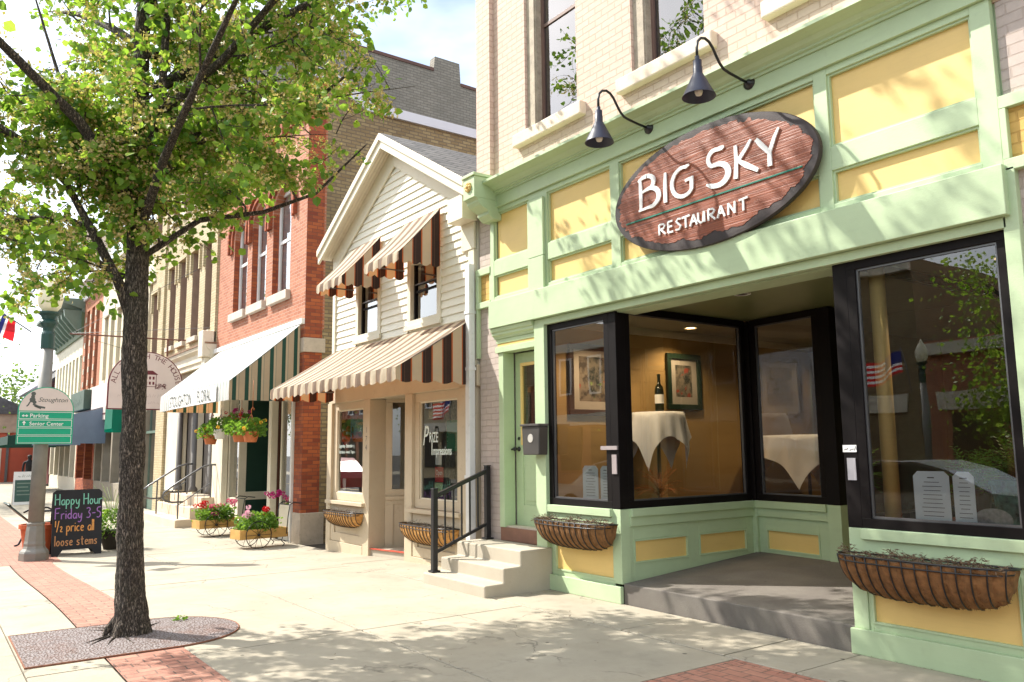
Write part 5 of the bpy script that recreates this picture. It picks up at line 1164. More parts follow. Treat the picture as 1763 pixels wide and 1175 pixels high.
for a, b, c in ((-.20, .83, .035), (-.205, .78, .03), (-.21, .73, .045), (-.18, .69, .03)): m.lathe([(c, 0), (c * .8, .002)], F(a, b, .004), 10, 'x')
m.stroke([(-.24, .70), (-.27, .64), (-.29, .62)], .02, F, .005).stroke([(-.20, .66), (-.12, .62), (-.02, .60)], .03, F, .005).stroke([(-.18, .63), (-.08, .585)], .02, F, .005)
m.build('emblem', 'grey_letter', t)
def flag(px_, py_, pz_, label, ln=1.0, kind='nordic', d=(0, -.9, .6), wv=.06):
    t = thing('flag', label, 'flag', (px_, py_, pz_)); d = Vector(d).normalized(); tip = Vector((px_, py_, pz_)) + d * (ln * 1.3)
    MB().tube([(px_, py_, pz_), tip], .012, 6).build('pole', 'rail_grey', t)
    N = 26; H = .6 * ln
    def pt(a, b):  # a along pole 0..1, b hanging down
        q = tip - d * a * ln * .85; return q + Vector((wv * math.sin(b * 7 + a * 4) , -.10 * b * math.sin(a * 3), -b * H * (1 - .12 * a)))
    if kind == 'nordic': bands = [(0, .5, 'red_flag'), (.5, .57, 'white_flag'), (.57, .7, 'blue_flag'), (.7, .77, 'white_flag'), (.77, 1, 'red_flag')]
    else: bands = [(i / 9, (i + 1) / 9, ('red_flag', 'white_flag')[i % 2]) for i in range(9)]
    for a0, a1, mt in bands:
        st_ = .42 if kind != 'nordic' and a1 < .56 else 0
        MB().ribbon([[pt(a0 + (a1 - a0) * k / 3, st_ + (1 - st_) * j / N * 1) * 1 for k in range(4)] for j in range(N + 1)]).build('stripe', mt, t, smooth=True)
    if kind != 'nordic': MB().ribbon([[pt(.556 * k / 8, .42 * j / 12) for k in range(9)] for j in range(13)]).build('canton', 'blue_flag', t, smooth=True)
    return t
flag(-15.75, -4.50, 3.62, 'red flag with blue and white cross on the lamp post at the left edge', .62)
# ---------------------------------------------------------------- chalk board
def aboard(x, y0, y1, h, label, lean=.22):
    t = thing('sandwich_board', label, 'sign', (x, (y0 + y1) / 2, -.15)); zb = -.15
    a = math.atan2(lean, h); U = Vector((-.28 * 0, 1, 0)); V = Vector((-math.sin(a), 0, math.cos(a))); N_ = Vector((math.cos(a), 0, math.sin(a)))
    return t, Frame((x, y0, zb), U, V, N_), y1 - y0
t, F, wd = aboard(-16.0, -3.97, -3.20, 1.12, 'black chalkboard with happy hour writing in teal, violet and orange chalk')
P_ = [(.0, 0), (.10, 0), (.17, .10), (.60, .10), (.67, 0), (wd, 0), (wd, 1.07), (wd - .05, 1.12), (.05, 1.12), (0, 1.07)]
MB().prism([F(a, b, -.012) for a, b in P_], tuple(F.n * .02)).build('board', 'chalkboard', t)
F_b = Frame(F(0, 0, 0) + Vector((-.46, 0, 0)), F.u, Vector((-F.v.x, 0, F.v.z)), -F.n)
MB().prism([F_b(a, b, -.012) for a, b in P_], tuple(F_b.n * .02)).build('rear_board', 'chalkboard', t)
G2 = {'H': [[(0, 0), (0, 1)], [(.5, 0), (.5, 1)], [(0, .5), (.5, .55)]], 'a': [[(.4, .45), (.2, .5), (.02, .3), (.1, .05), (.25, .0), (.4, .2), (.42, .5), (.42, 0)]],
      'p': [[(0, .5), (.0, -.35)], [(0, .4), (.2, .52), (.38, .3), (.2, .02), (.02, .1)]], 'y': [[(0, .5), (.08, .1), (.25, .05), (.4, .5)], [(.4, .5), (.35, -.2), (.15, -.35), (0, -.25)]],
      'o': [[(.2, .5), (.02, .3), (.08, .05), (.22, 0), (.38, .18), (.35, .42), (.2, .5)]], 'u': [[(0, .5), (.03, .1), (.2, 0), (.38, .15), (.4, .5)], [(.4, .5), (.42, 0)]], 'r': [[(0, .5), (0, 0)], [(0, .35), (.15, .5), (.32, .48)]],
      'F': [[(0, 0), (.02, 1)], [(0, .98), (.5, 1.02)], [(0, .55), (.4, .58)]], 'i': [[(0, .5), (0, 0)], [(0, .68), (0, .74)]], 'd': [[(.4, 1.0), (.4, 0)], [(.4, .4), (.2, .52), (0, .28), (.15, 0), (.4, .15)]],
      '3': [[(0, .9), (.3, 1), (.42, .78), (.18, .55), (.45, .35), (.3, .02), (0, .08)]], '-': [[(0, .45), (.35, .47)]], '5': [[(.45, 1), (.05, .98), (.03, .6), (.3, .6), (.45, .3), (.25, .0), (0, .08)]],
      '1': [[(0, .45), (0, 1)]], '/': [[(0, 0), (.25, 1)]], '2': [[(0, .4), (.15, .5), (.25, .35), (0, .02), (.3, .02)]], 'c': [[(.35, .42), (.18, .5), (0, .25), (.15, 0), (.36, .08)]],
      'e': [[(0, .25), (.35, .3), (.3, .48), (.12, .5), (0, .25), (.12, .0), (.36, .08)]], 'l': [[(0, 1), (0, 0)]], 's': [[(.35, .45), (.1, .5), (.05, .32), (.32, .2), (.25, 0), (0, .05)]],
      't': [[(.15, .85), (.15, .05), (.3, 0)], [(0, .55), (.35, .57)]], 'm': [[(0, .5), (0, 0)], [(0, .4), (.12, .5), (.22, .4), (.22, 0)], [(.22, .4), (.36, .5), (.46, .4), (.46, 0)]]}
def smoothp(p):
    for _ in range(2):
        q = [p[0]]
        for a, b in zip(p, p[1:]): q += [(a[0] * .75 + b[0] * .25, a[1] * .75 + b[1] * .25), (a[0] * .25 + b[0] * .75, a[1] * .25 + b[1] * .75)]
        p = q + [p[-1]]
    return p
def write(mb, s, F, x, z, size, w_, gap=.16, sx=1.0, depth=.012):
    for ch in s:
        if ch == ' ': x += size * .35 * sx; continue
        mx_ = 0
        for p in G2[ch]:
            mx_ = max([mx_] + [q[0] for q in p]); mb.stroke([(x + q[0] * size * sx, z + q[1] * size) for q in (smoothp(p) if len(p) > 2 else p)], w_, F, depth)
        x += (mx_ + gap) * size * sx
    return x
for s, z_, sz, mt, x_, sx in (('Happy Hour', .86, .19, 'chalk_teal', .035, .72), ('Friday 3-5', .62, .185, 'chalk_violet', .04, .78), ('1/2 price all', .405, .19, 'chalk_orange', .05, .66), ('loose stems', .17, .17, 'chalk_brown', .05, .74)):
    write(write_m := MB(), s, F, x_, z_, sz, .016, sx=sx); write_m.build('chalk_writing', mt, t)
t, F, wd = aboard(-33.3, -3.15, -2.45, 1.15, 'green and white sandwich board far down the pavement in front of the person')
MB().prism([F(0, 0, -.01), F(wd, 0, -.01), F(wd, 1.15, -.01), F(0, 1.15, -.01)], tuple(F.n * .02)).build('board', 'white_paint', t)
MB().obox(F, .04, wd - .04, .1, .86, .01, .014).build('panel', plain('slate_green', (.035, .09, .07), .6), t); m = MB()
scribble(m, F, .12, .5, .95, .10, .015, .013, 8)
for k in range(4): m.obox(F, .1, wd - .12 - R.uniform(0, .15), .72 - k * .13, .76 - k * .13, .014, .016)
m.build('lettering', 'sage', t)
F_b = Frame(F(0, 0, 0) + Vector((-.5, 0, 0)), F.u, Vector((-F.v.x, 0, F.v.z)), -F.n); MB().prism([F_b(0, 0, -.01), F_b(wd, 0, -.01), F_b(wd, 1.15, -.01), F_b(0, 1.15, -.01)], tuple(F_b.n * .02)).build('rear_board', 'white_paint', t)
# ---------------------------------------------------------------- bench, planters
t = thing('park_bench', 'dark green metal bench with curved arms on the brick paving behind the lamp post', 'bench', (-18, -4.2, -.15))
zb = -.15
for x in (-18.3, -17.2):
    m = MB().tube([(x, -4.32, zb), (x, -4.25, zb + .03), (x, -4.15, zb + .25), (x, -4.0, zb + .38), (x, -3.65, zb + .42), (x, -3.55, zb + .25), (x, -3.5, zb + .0)], .02, 8); m.build('leg', 'black_metal', t, smooth=True)
    MB().tube([(x, -4.2, zb + .62), (x, -4.05, zb + .70), (x, -3.8, zb + .70), (x, -3.65, zb + .62), (x, -3.63, zb + .42)], .018, 8).build('arm', 'black_metal', t, smooth=True)
def slatted(P0, P1, name, n_):
    m = MB()
    for k in range(n_):
        x = -18.35 + 1.2 * (k + .5) / n_; m.tube([(x, *P0), (x, *((P0[i] + P1[i]) / 2 + (-.02 if i == 1 else .015) for i in (0, 1))), (x, *P1)], .014, 5)
    m.tube([(-18.35, *P0), (-17.15, *P0)], .022, 6); m.tube([(-18.35, *P1), (-17.15, *P1)], .022, 6); m.build(name, 'bench_green', t, smooth=True)
slatted((-4.10, zb + .44), (-4.52, zb + .82), 'backrest', 26); slatted((-4.06, zb + .43), (-3.58, zb + .45), 'seat', 26)
t = thing('planter', 'round orange planter standing behind the base of the lamp post', 'planter', (-16.6, -4.1, -.15))
MB().lathe([(.20, 0), (.22, .02), (.29, .44), (.32, .45), (.32, .52), (.29, .52), (.28, .46), (0, .44)], (-16.6, -4.1, -.15), 28, cap=False).build('pot', 'planter_orange', t, smooth=False)
MB().lathe([(.28, .46), (0, .48)], (-16.6, -4.1, -.15), 20, cap=False).build('soil', 'dry_moss', t)
def bush(mb, cx, cy, z0, z1, r, n, size, flat=1):
    for i in range(n):
        a = R.uniform(0, 2 * PI); rr_ = r * math.sqrt(R.random()); z = R.uniform(z0, z1); k = math.sqrt(max(.05, 1 - ((z - z0) / (z1 - z0) * 1.0 - .35) ** 2 / .6))
        p = Vector((cx + rr_ * k * math.cos(a) * flat, cy + rr_ * k * math.sin(a), z)); mb.leaf(p, Vector((math.cos(a), math.sin(a), R.uniform(-.4, 1))), size * R.uniform(.7, 1.3), None, .45)
    return mb
t = thing('potted_plant', 'leafy green potted plant between the chalkboard and the tree trunk', 'plant', (-16.6, -2.95, -.15))
MB().lathe([(.12, 0), (.2, .3), (.22, .3), (.22, .34), (.18, .34)], (-16.6, -2.95, -.15), 18).build('pot', 'dark_room', t); bush(MB(), -16.6, -2.95, .05, .55, .33, 900, .06).build('foliage', 'leaf_bright', t)
m = MB()
for i in range(26): a = R.uniform(0, 6.28); m.tube([(-16.6, -2.95, .3), (-16.6 + .15 * math.cos(a), -2.95 + .15 * math.sin(a), .75), (-16.6 + .35 * math.cos(a), -2.95 + .35 * math.sin(a), R.uniform(.8, 1.05))], .004, 4)
m.build('grass_blades', 'leaf_cream', t)
# ---------------------------------------------------------------- flower carts
def blooms(mb, cx, cy, z, r, n, size=.04):
    for i in range(n):
        px_, py_, pz_ = cx + R.gauss(0, r), cy + R.gauss(0, r), z + R.gauss(0, r * .5)
        for k in range(26):
            d = Vector((R.gauss(0, 1), R.gauss(0, 1), R.gauss(0, 1))).normalized(); mb.leaf(Vector((px_, py_, pz_)) + d * size * .5, d, size * .8, None, .6)
    return mb
def cart(x, y, label, flowers, seed, rot=.12):
    t = thing('flower_cart', label, 'flower cart', (0, 0, 0), 'wooden flower carts'); z = .17; L2, W2, hh = .46, .21, .17
    # built around the origin, long axis along y
    bx = MB().box(W2 - .02, W2, -L2, L2, z, z + hh).box(-W2, -W2 + .02, -L2, L2, z, z + hh).box(-W2 + .02, W2 - .02, -L2, -L2 + .02, z, z + hh).box(-W2 + .02, W2 - .02, L2 - .02, L2, z, z + hh).box(-W2 + .02, W2 - .02, -L2 + .02, L2 - .02, z, z + .02)
    bx.build('box', 'cart_wood', t, bevel=.004)
    for sx_ in (-1, 1):
        xx = sx_ * (W2 + .03); yc = -.12; r = .24; m = MB(); n_ = 26
        m.tube([(xx, yc + r * math.cos(2 * PI * k / n_), .24 + r * math.sin(2 * PI * k / n_)) for k in range(n_ + 1)], .008, 6)
        for k in range(10): a = 2 * PI * k / 10; m.tube([(xx, yc, .24), (xx, yc + r * math.cos(a), .24 + r * math.sin(a))], .004, 4)
        m.tube([(xx - .03, yc, .24), (xx + .03, yc, .24)], .02, 8); m.build('wheel', 'black_metal', t, smooth=True)
        s = MB().tube([(sx_ * W2, L2 - .1, z), (sx_ * W2, L2 - .12, .10), (sx_ * W2, L2 - .06, .05), (sx_ * W2, L2 - .1, .0)], .009, 6).tube([(sx_ * W2, L2, z + .08), (sx_ * W2, L2 + .02, .05), (sx_ * W2, L2 - .08, .1)], .007, 6); s.build('leg', 'black_metal', t, smooth=True)
    m = MB()
    for sx_ in (-1, 1): m.tube([(sx_ * W2, L2 - .03, z + .05), (sx_ * W2, L2 + .0, .55), (sx_ * W2, L2 + .03, .74), (sx_ * W2, L2 + .10, .78), (sx_ * W2, L2 + .26, .76)], .010, 6)
    m.tube([(-W2, L2 + .02, .74), (W2, L2 + .02, .74)], .008, 6); m.build('handle', 'black_metal', t, smooth=True)
    f = MB(); f = bush(f, 0, -.0, z + .12, .62, .30, 900, .055); 
    for i in range(500): f.leaf(Vector((R.uniform(-.2, .2), R.uniform(-.45, .35), R.uniform(.3, .55))), Vector((R.gauss(0, 1), R.gauss(0, 1), R.gauss(.3, .6))), R.uniform(.04, .07), None, .5)
    f.build('foliage', 'leaf_bright', t)
    for (fx, fy, fz, mt, n_, r) in flowers: blooms(MB(), fx, fy, fz, r, n_).build('blossom', mt, t)
    t.location = (x, y, gz(x)); t.rotation_euler = (0, 0, rot)
    return t
c1 = cart(-15.05, -.75, 'wooden flower cart with pale pink and red geraniums and trailing foliage, nearer the camera', [(.1, -.28, .62, 'petal_pale', 7, .07), (.12, .08, .66, 'petal_red', 6, .05), (-.1, .35, .92, 'petal_magenta', 12, .10)], 1)
m = bush(MB(), .05, -.55, -.0, .45, .22, 1100, .05); m.build('trailing_foliage', 'leaf_cream', c1); bush(MB(), -.1, .3, .45, .95, .26, 700, .05).build('foliage', 'leaf_dark', c1)
c2 = cart(-17.75, -.72, 'wooden flower cart with red and bright pink geraniums, further down the pavement', [(.1, -.4, .62, 'petal_red', 6, .06), (.12, -.05, .60, 'petal_pink', 9, .09), (.15, -.1, .45, 'petal_pink', 3, .03), (0, .3, .66, 'petal_pink', 8, .10), (-.1, -.25, .68, 'petal_red', 3, .04)], 2)
# ---------------------------------------------------------------- hanging baskets
def basket(x, y, z, pot, fl, label):
    t = thing('hanging_basket', label, 'hanging basket', (x, y, z), 'flower baskets hanging under the green striped awning')
    MB().lathe([(.10, 0), (.145, .16), (.16, .16), (.16, .19), (.14, .19), (.12, .1)], (x, y, z), 20).build('pot', pot, t)
    m = MB()
    for k in range(3): a = 2 * PI * k / 3 + .5; m.tube([(x + .15 * math.cos(a), y + .15 * math.sin(a), z + .18), (x, y, z + .52)], .004, 4)
    m.tube([(x, y, z + .52), (x, y, z + .60), (x, y + .03, z + .64), (x, y + .045, z + .61), (x, y + .04, z + .58)], .009, 6); m.tube([(x, y + .02, z + .63), (x, y + .02, 2.88)], .004, 4); m.build('hanger', pot, t, smooth=True)
    bush(MB(), x, y, z + .12, z + .42, .26, 480, .06).build('foliage', 'leaf_dark', t)
    for mt, n_, dz, r in fl: blooms(MB(), x, y, z + dz, r, n_, .03).build('blossom', mt, t)
basket(-17.55, -.98, 1.74, 'terracotta', [('petal_yellow', 12, .25, .15)], 'terracotta hanging basket with yellow flowers at the left end of the row')
basket(-16.85, -.98, 1.84, 'pot_white', [('petal_red', 8, .46, .12)], 'white hanging basket of red geraniums, second from the left')
basket(-16.0, -.90, 1.88, 'pot_white', [('petal_magenta', 14, .42, .11)], 'white hanging basket of magenta geraniums in the middle of the row')
basket(-15.5, -1.02, 1.76, 'terracotta', [('petal_yellow', 6, .3, .15), ('petal_red', 5, .45, .08)], 'terracotta hanging basket with trailing pale leaves and a few red flowers')
basket(-14.75 - .12, -1.02, 1.75, 'terracotta', [('petal_yellow', 10, .3, .15)], 'terracotta hanging basket with small yellow flowers, nearest the red brick corner')
# ---------------------------------------------------------------- person far down the street
def person(x, y, zb, label, s=1.72, jacket='dark_jacket'):
    t = thing('person', label, 'person', (x, y, zb))
    J = [((0, 0, .53), .075), ((0, 0, .62), .085), ((0, 0, .74), .095), ((0, 0, .82), .06), ((0, 0, .87), .035), ((0, .0, .92), .052), ((0, 0, .97), .045),
         ((0, -.06, .5), .05), ((.02, -.065, .27), .032), ((0, -.065, .03), .025), ((.07, -.065, .01), .02), ((0, .06, .5), .05), ((-.03, .065, .27), .032), ((-.05, .065, .03), .025), ((.02, .065, .01), .02),
         ((0, -.12, .80), .032), ((.01, -.145, .64), .024), ((.05, -.14, .50), .018), ((.06, -.14, .45), .02), ((0, .12, .80), .032), ((.01, .145, .64), .024), ((.05, .14, .50), .018), ((.06, .14, .45), .02)]
    E_ = [(0, 1), (1, 2), (2, 3), (3, 4), (4, 5), (5, 6), (0, 7), (7, 8), (8, 9), (9, 10), (0, 11), (11, 12), (12, 13), (13, 14), (3, 15), (15, 16), (16, 17), (17, 18), (3, 19), (19, 20), (20, 21), (21, 22)]
    me = bpy.data.meshes.new('body'); me.from_pydata([tuple(c * s for c in p) for p, r in J], E_, []); o = bpy.data.objects.new('body', me); COL.objects.link(o); o.parent = t
    md = o.modifiers.new('skin', 'SKIN'); me.skin_vertices.new() if not me.skin_vertices else None
    for i, (p, r) in enumerate(J): me.skin_vertices[0].data[i].radius = (r * s, r * s)
    me.skin_vertices[0].data[0].use_root = True
    o.modifiers.new('sub', 'SUBSURF').render_levels = 2; me.materials.append(MATS[jacket])
    MB().lathe([(.0, -.06), (.085, -.03), (.095, .03), (.07, .09), (0, .11)], (x, y, zb + .94 * s), 14).build('hair', 'hair', t, smooth=True)
    return t
person(-42.5, -1.85, -.15, 'person in dark clothes standing far down the pavement')
# ---------------------------------------------------------------- street tree
AX = Vector((.5868, .8098, 0)).normalized(); DX = Vector((-.8098, .5868, 0)).normalized(); TB = Vector((-7.97, -4.32, 0))
def T_(l, d, z): return TB + AX * l + DX * d + Vector((0, 0, z))
TR = thing('street_tree', 'linden tree with dark rough trunk and bright green crown in the iron grate', 'tree', tuple(TB))
tr = random.Random(21)
limbs = [
 ([(.03, 0, -.05), (.03, 0, .12), (.01, 0, .4), (-.015, 0, 1.0), (-.025, 0, 1.8), (-.06, 0, 2.5), (-.065, 0, 3.1), (-.08, 0, 3.6), (-.10, 0, 4.4), (-.14, 0, 5.6), (-.1, .1, 7.5), (0, 0, 9.6)], [.185, .14, .115, .104, .098, .102, .098, .092, .080, .066, .04, .015]),
 ([(-.08, 0, 2.7), (-.2, -.1, 3.15), (-.42, -.2, 3.6), (-.62, -.28, 4.0), (-.95, -.4, 4.35), (-1.6, -.6, 4.75), (-2.3, -.8, 5.0)], [.045, .042, .035, .03, .024, .016, .006]),
 ([(-.42, -.2, 3.6), (-.7, -.1, 3.72), (-1.1, .1, 3.8), (-1.6, .2, 3.75)], [.03, .024, .016, .006]),
 ([(-.08, 0, 3.7), (-.35, .2, 4.2), (-.85, .5, 4.75), (-1.4, .8, 5.6), (-1.9, 1, 6.8)], [.038, .032, .026, .018, .008]),
 ([(-.09, 0, 4.0), (.17, -.2, 4.8), (.28, -.4, 5.8), (.6, -.8, 7.5), (.9, -1.1, 9)], [.04, .036, .03, .02, .008]),
 ([(-.09, 0, 3.9), (.32, .3, 4.7), (.55, .6, 5.6), (1.2, 1.1, 7.4)], [.045, .036, .03, .01]),
 ([(-.06, 0, 3.35), (.45, .1, 3.75), (1.05, .1, 3.82), (1.55, .1, 4.0), (2.05, .0, 4.45)], [.03, .026, .021, .015, .006]),
 ([(-.07, 0, 3.6), (.4, -.6, 4.1), (.9, -1.2, 4.5), (1.4, -1.7, 5.0), (1.8, -2.1, 5.6)], [.045, .036, .028, .018, .007]),
 ([(-.08, 0, 3.8), (-.3, -.7, 4.4), (-.8, -1.5, 5.0), (-1.2, -2.3, 5.6)], [.06, .045, .03, .01]),
 ([(-.09, 0, 4.0), (0, .8, 4.6), (.2, 1.6, 5.2), (.3, 2.4, 6.2)], [.06, .045, .03, .01]),
 ([(-.15, 0, 3.0), (-.45, .35, 3.3), (-.95, .7, 3.6), (-1.6, 1.0, 3.75)], [.045, .035, .025, .008]),
 ([(-.09, 0, 4.3), (.7, .6, 4.8), (1.3, .8, 5.2), (1.8, .9, 5.7)], [.045, .035, .025, .008]),
 ([(-.10, 0, 4.6), (.8, -.4, 5.1), (1.5, -.8, 5.6), (2.2, -.9, 5.9)], [.045, .035, .025, .008])]
for i in range(13):
    a = i * 2.4; z0 = 5.0 + i * .36; r = 3.3 - .11 * i
    limbs.append(([(0, 0, z0), (r * .35 * math.cos(a), r * .35 * math.sin(a), z0 + .7), (r * .7 * math.cos(a), r * .7 * math.sin(a), z0 + 1.3), (r * math.cos(a), r * math.sin(a), z0 + 1.7)], [.05, .04, .025, .008]))
tk = MB(); br = MB(); lf = MB(); lf2 = MB(); bt = MB()
def bark_tube(mb, pts, rs, n, seg=1):
    P = []; Q = []
    for i in range(len(pts) - 1):
        k_ = max(2, int((pts[i + 1] - pts[i]).length / seg))
        for k in range(k_): f = k / k_; P.append(pts[i].lerp(pts[i + 1], f)); Q.append(rs[i] * (1 - f) + rs[i + 1] * f)
    P.append(pts[-1]); Q.append(rs[-1]); k0 = len(mb.v); mb.tube(P, Q, n)
    for i in range(k0, len(mb.v)):
        v = mb.v[i]; r_ = Q[(i - k0) // n] if (i - k0) // n < len(Q) else .01
        c_ = P[min((i - k0) // n, len(P) - 1)]; d = (v - c_); nn = noise.noise(Vector((v.x * 9, v.y * 9, v.z * 2.2))) * .16 + noise.noise(Vector((v.x * 30, v.y * 30, v.z * 5))) * .09 + abs(noise.noise(Vector((v.x * 60, v.y * 60, v.z * 9)))) * .10
        mb.v[i] = c_ + d * (1 + nn)
p0, r0 = limbs[0]; bark_tube(tk, [T_(*p) for p in p0], r0, 72, .03)
for k in range(7):      # root flare
    a = k * .9 + .2; tk.tube([T_(.03 + .09 * math.cos(a), .09 * math.sin(a), .17), T_(.155 * math.cos(a), .155 * math.sin(a), .06), T_(.20 * math.cos(a), .20 * math.sin(a), -.03)], [.04, .03, .012], 10)
tk.build('trunk', 'bark', TR, smooth=True)
def inside(p):
    q = p - TB; l = q.dot(AX); d = q.dot(DX); z = q.z
    if z < 3.0: return False
    if z < 6.2:
        R_ = 2.25 if l > 0 else 2.9
        zr = 1.56 + (z - 1.56) * 7.3 / (7.3 + max(0, d))      # the side towards the shops is pruned higher
        if l > .85 and zr < 3.65 + .08 * l: return False
        if l > .0 and zr < 3.15: return False
        return (l / R_) ** 2 + (d / 2.9) ** 2 < 1.02 and l < 2.45 - max(0, d) * .22
    return l * l + d * d < (3.5 * math.sqrt(max(0, 1 - ((z - 7.0) / 4.6) ** 2))) ** 2
def foliate(p, d, n, spread=.13):
    for _ in range(n):
        q = p + Vector((tr.gauss(0, spread), tr.gauss(0, spread), tr.gauss(-.03, spread * .8)))
        dd = Vector((tr.gauss(0, .7), tr.gauss(0, .7), tr.uniform(-1.1, .1))) + d * .3
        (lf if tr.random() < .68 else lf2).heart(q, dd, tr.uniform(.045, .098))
def bunch(p):
    for _ in range(tr.randint(20, 42)):
        q = p + Vector((tr.gauss(0, .045), tr.gauss(0, .045), tr.gauss(-.02, .045))); bt.leaf(q, Vector((tr.gauss(0, 1), tr.gauss(0, 1), tr.gauss(0, 1))), tr.uniform(.015, .035), None, .55)
def twig(p, d, ln, r, level):
    n = 4; P = [p]
    for k in range(n):
        d = (d + Vector((tr.gauss(0, .17), tr.gauss(0, .17), tr.gauss(-.05 if level else .02, .13)))).normalized(); p = p + d * ln / n; P.append(p)
        if level < 2:
            for _ in range((2 if tr.random() < .6 else 1) if level == 0 else 1):
                d2 = (d * .6 + Vector((tr.gauss(0, .7), tr.gauss(0, .7), tr.gauss(-.05, .5)))).normalized(); l2 = ln * tr.uniform(.4, .75)
                if inside(p + d2 * l2): twig(p, d2, l2, r * .6, level + 1)
        if level > 0 and inside(p):
            if tr.random() < (.37 if p.z < 6.4 else .34): foliate(p, d, tr.randint(3, 7) if p.z < 6.4 else tr.randint(2, 4), .062)
            elif p.z < 6.4: foliate(p, d, 1, .03)
            if tr.random() < (.26 if p.z < 6.4 else .05): bunch(p)
    br.tube(P, [r * (1 - .2 * k) for k in range(n + 1)], 5 if level == 0 else 4, cap=False)
for pts, rs in limbs:
    W = [T_(*p) for p in pts]
    if pts is not p0: bark_tube(br, W, rs, 12, .12)
    for i in range(len(W) - 1):
        seg = (W[i + 1] - W[i])
        if rs[i] > .1 or W[i].z < 3.0: continue
        for _ in range(max(1, int(seg.length / (.47 if W[i].z < 6.3 else .70)))):
            f = tr.random(); p = W[i] + seg * f; out_ = (p - (TB + Vector((0, 0, p.z)))); out_.z = 0
            d = (seg.normalized() * .6 + Vector((tr.gauss(0, .7), tr.gauss(0, .7), tr.gauss(.05, .45))) + (out_.normalized() * .35 if out_.length > .2 else Vector((0, 0, 0)))).normalized()
            ln = tr.uniform(.55, 1.15)
            if inside(p + d * ln * .7): twig(p, d, ln, .012, 0)
br.build('branches', 'bark', TR, smooth=True)
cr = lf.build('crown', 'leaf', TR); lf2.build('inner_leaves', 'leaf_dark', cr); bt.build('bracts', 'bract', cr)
print('leaves', len(lf.f) // 2, len(lf2.f) // 2, len(bt.f) // 2)
# grate
gr = thing('tree_grate', 'round-ended cast iron tree grate around the trunk, set in the pavement', 'tree grate', (-7.8, -4.3, 0))
m_, n, b, o_ = newmat('grate_iron'); p = position(n)
v = n.nodes.new('ShaderNodeTexVoronoi'); v.feature = 'DISTANCE_TO_EDGE'; v.inputs['Scale'].default_value = 38; n.links.new(p, v.inputs['Vector'])
e = ramp(n, v.outputs[0], .06, .16); c = mix(n, e, (.15, .10, .085, 1), mix(n, noise_(n, p, 3), (.26, .22, .22, 1), (.34, .31, .31, 1)))
c = mix(n, math_(n, 'MULTIPLY', ramp(n, noise_(n, p, 1.9, 5), .5, .66), .5), c, (.2, .085, .05, 1))
n.links.new(c, b.inputs['Base Color']); b.inputs['Roughness'].default_value = .75; bump_(n, b, e, 1.0, .02); MATS['grate_iron'] = m_
cx, hw = -7.82, .66
out_ = [(cx - hw, -5.16), (cx + hw, -5.16), (cx + hw, -4.1)] + [(cx + hw * math.cos(PI * k / 20), -4.1 + .68 * math.sin(PI * k / 20)) for k in range(1, 20)] + [(cx - hw, -4.1)]
MB().prism([(x, y, .002) for x, y in out_], (0, 0, .010)).build('grate', 'grate_iron', gr)
f = MB(); P_ = [(x, y, .008) for x, y in out_]; f.tube(P_ + [P_[0]], .008, 6); f.build('rim', plain('rust', (.22, .09, .05), .85, .3, 20, .4), gr)
m = MB()
for k in range(7): a = R.uniform(0, 6.28); r1 = R.uniform(.1, .2); m.tube([(-7.97 + r1 * math.cos(a), -4.32 + r1 * math.sin(a), .02), (-7.97 + (r1 + .12) * math.cos(a + .1), -4.32 + (r1 + .12) * math.sin(a + .1), .018), (-7.97 + (r1 + .3) * math.cos(a + .2), -4.32 + (r1 + .3) * math.sin(a + .2), .012)], [.009, .006, .002], 6)
m.build('roots', 'bark', gr); w_ = MB()
for (x, y) in ((-8.25, -3.8),): bush(w_, x, y, .01, .05, .05, 30, .03)
w_.build('weeds', 'leaf_bright', gr)
# ---------------------------------------------------------------- other trees
def far_tree(x, y, h, r, label, seed, n=6000, zb=-.15, bottom=.32, size=.14, mat='leaf_far', name='street_tree'):
    rr = random.Random(seed); t = thing(name, label, 'tree', (x, y, zb)); tm = MB()
    tm.tube([(x, y, zb), (x + .1, y, h * .3), (x, y + .1, h * .6), (x, y, h * .9)], [.18, .13, .09, .02], 10)
    cl = []
    for i in range(22):
        a = rr.uniform(0, 6.28); z = h * rr.uniform(bottom, .95); k = math.sqrt(max(.1, 1 - ((z / h - .62) / .42) ** 2)); d = r * k * rr.uniform(.35, .9)
        c = Vector((x + d * math.cos(a), y + d * math.sin(a), z)); cl.append(c); tm.tube([(x, y, z * .75), (Vector((x, y, z * .8)) + c) / 2, c], [.05, .03, .008], 5)
    tm.build('trunk', 'bark', t, smooth=True); m = MB()
    for i in range(n):
        c = rr.choice(cl); q = c + Vector((rr.gauss(0, r * .2), rr.gauss(0, r * .2), rr.gauss(0, r * .17))); m.leaf(q, Vector((rr.gauss(0, 1), rr.gauss(0, 1), rr.gauss(-.3, .7))), size * rr.uniform(.6, 1.3), None, .5)
    m.build('crown', mat, t); return t
far_tree(-36, -6.6, 8.5, 3.0, 'pale green tree at the left edge of the picture beyond the lamp post', 3, 9000, size=.11)
far_tree(-84, -8, 11, 6, 'distant green tree above the low red shop', 5, 5000, size=.35, bottom=.2)
far_tree(-90, 3, 9, 5, 'distant tree behind the gabled house', 6, 3000, size=.35, bottom=.2)
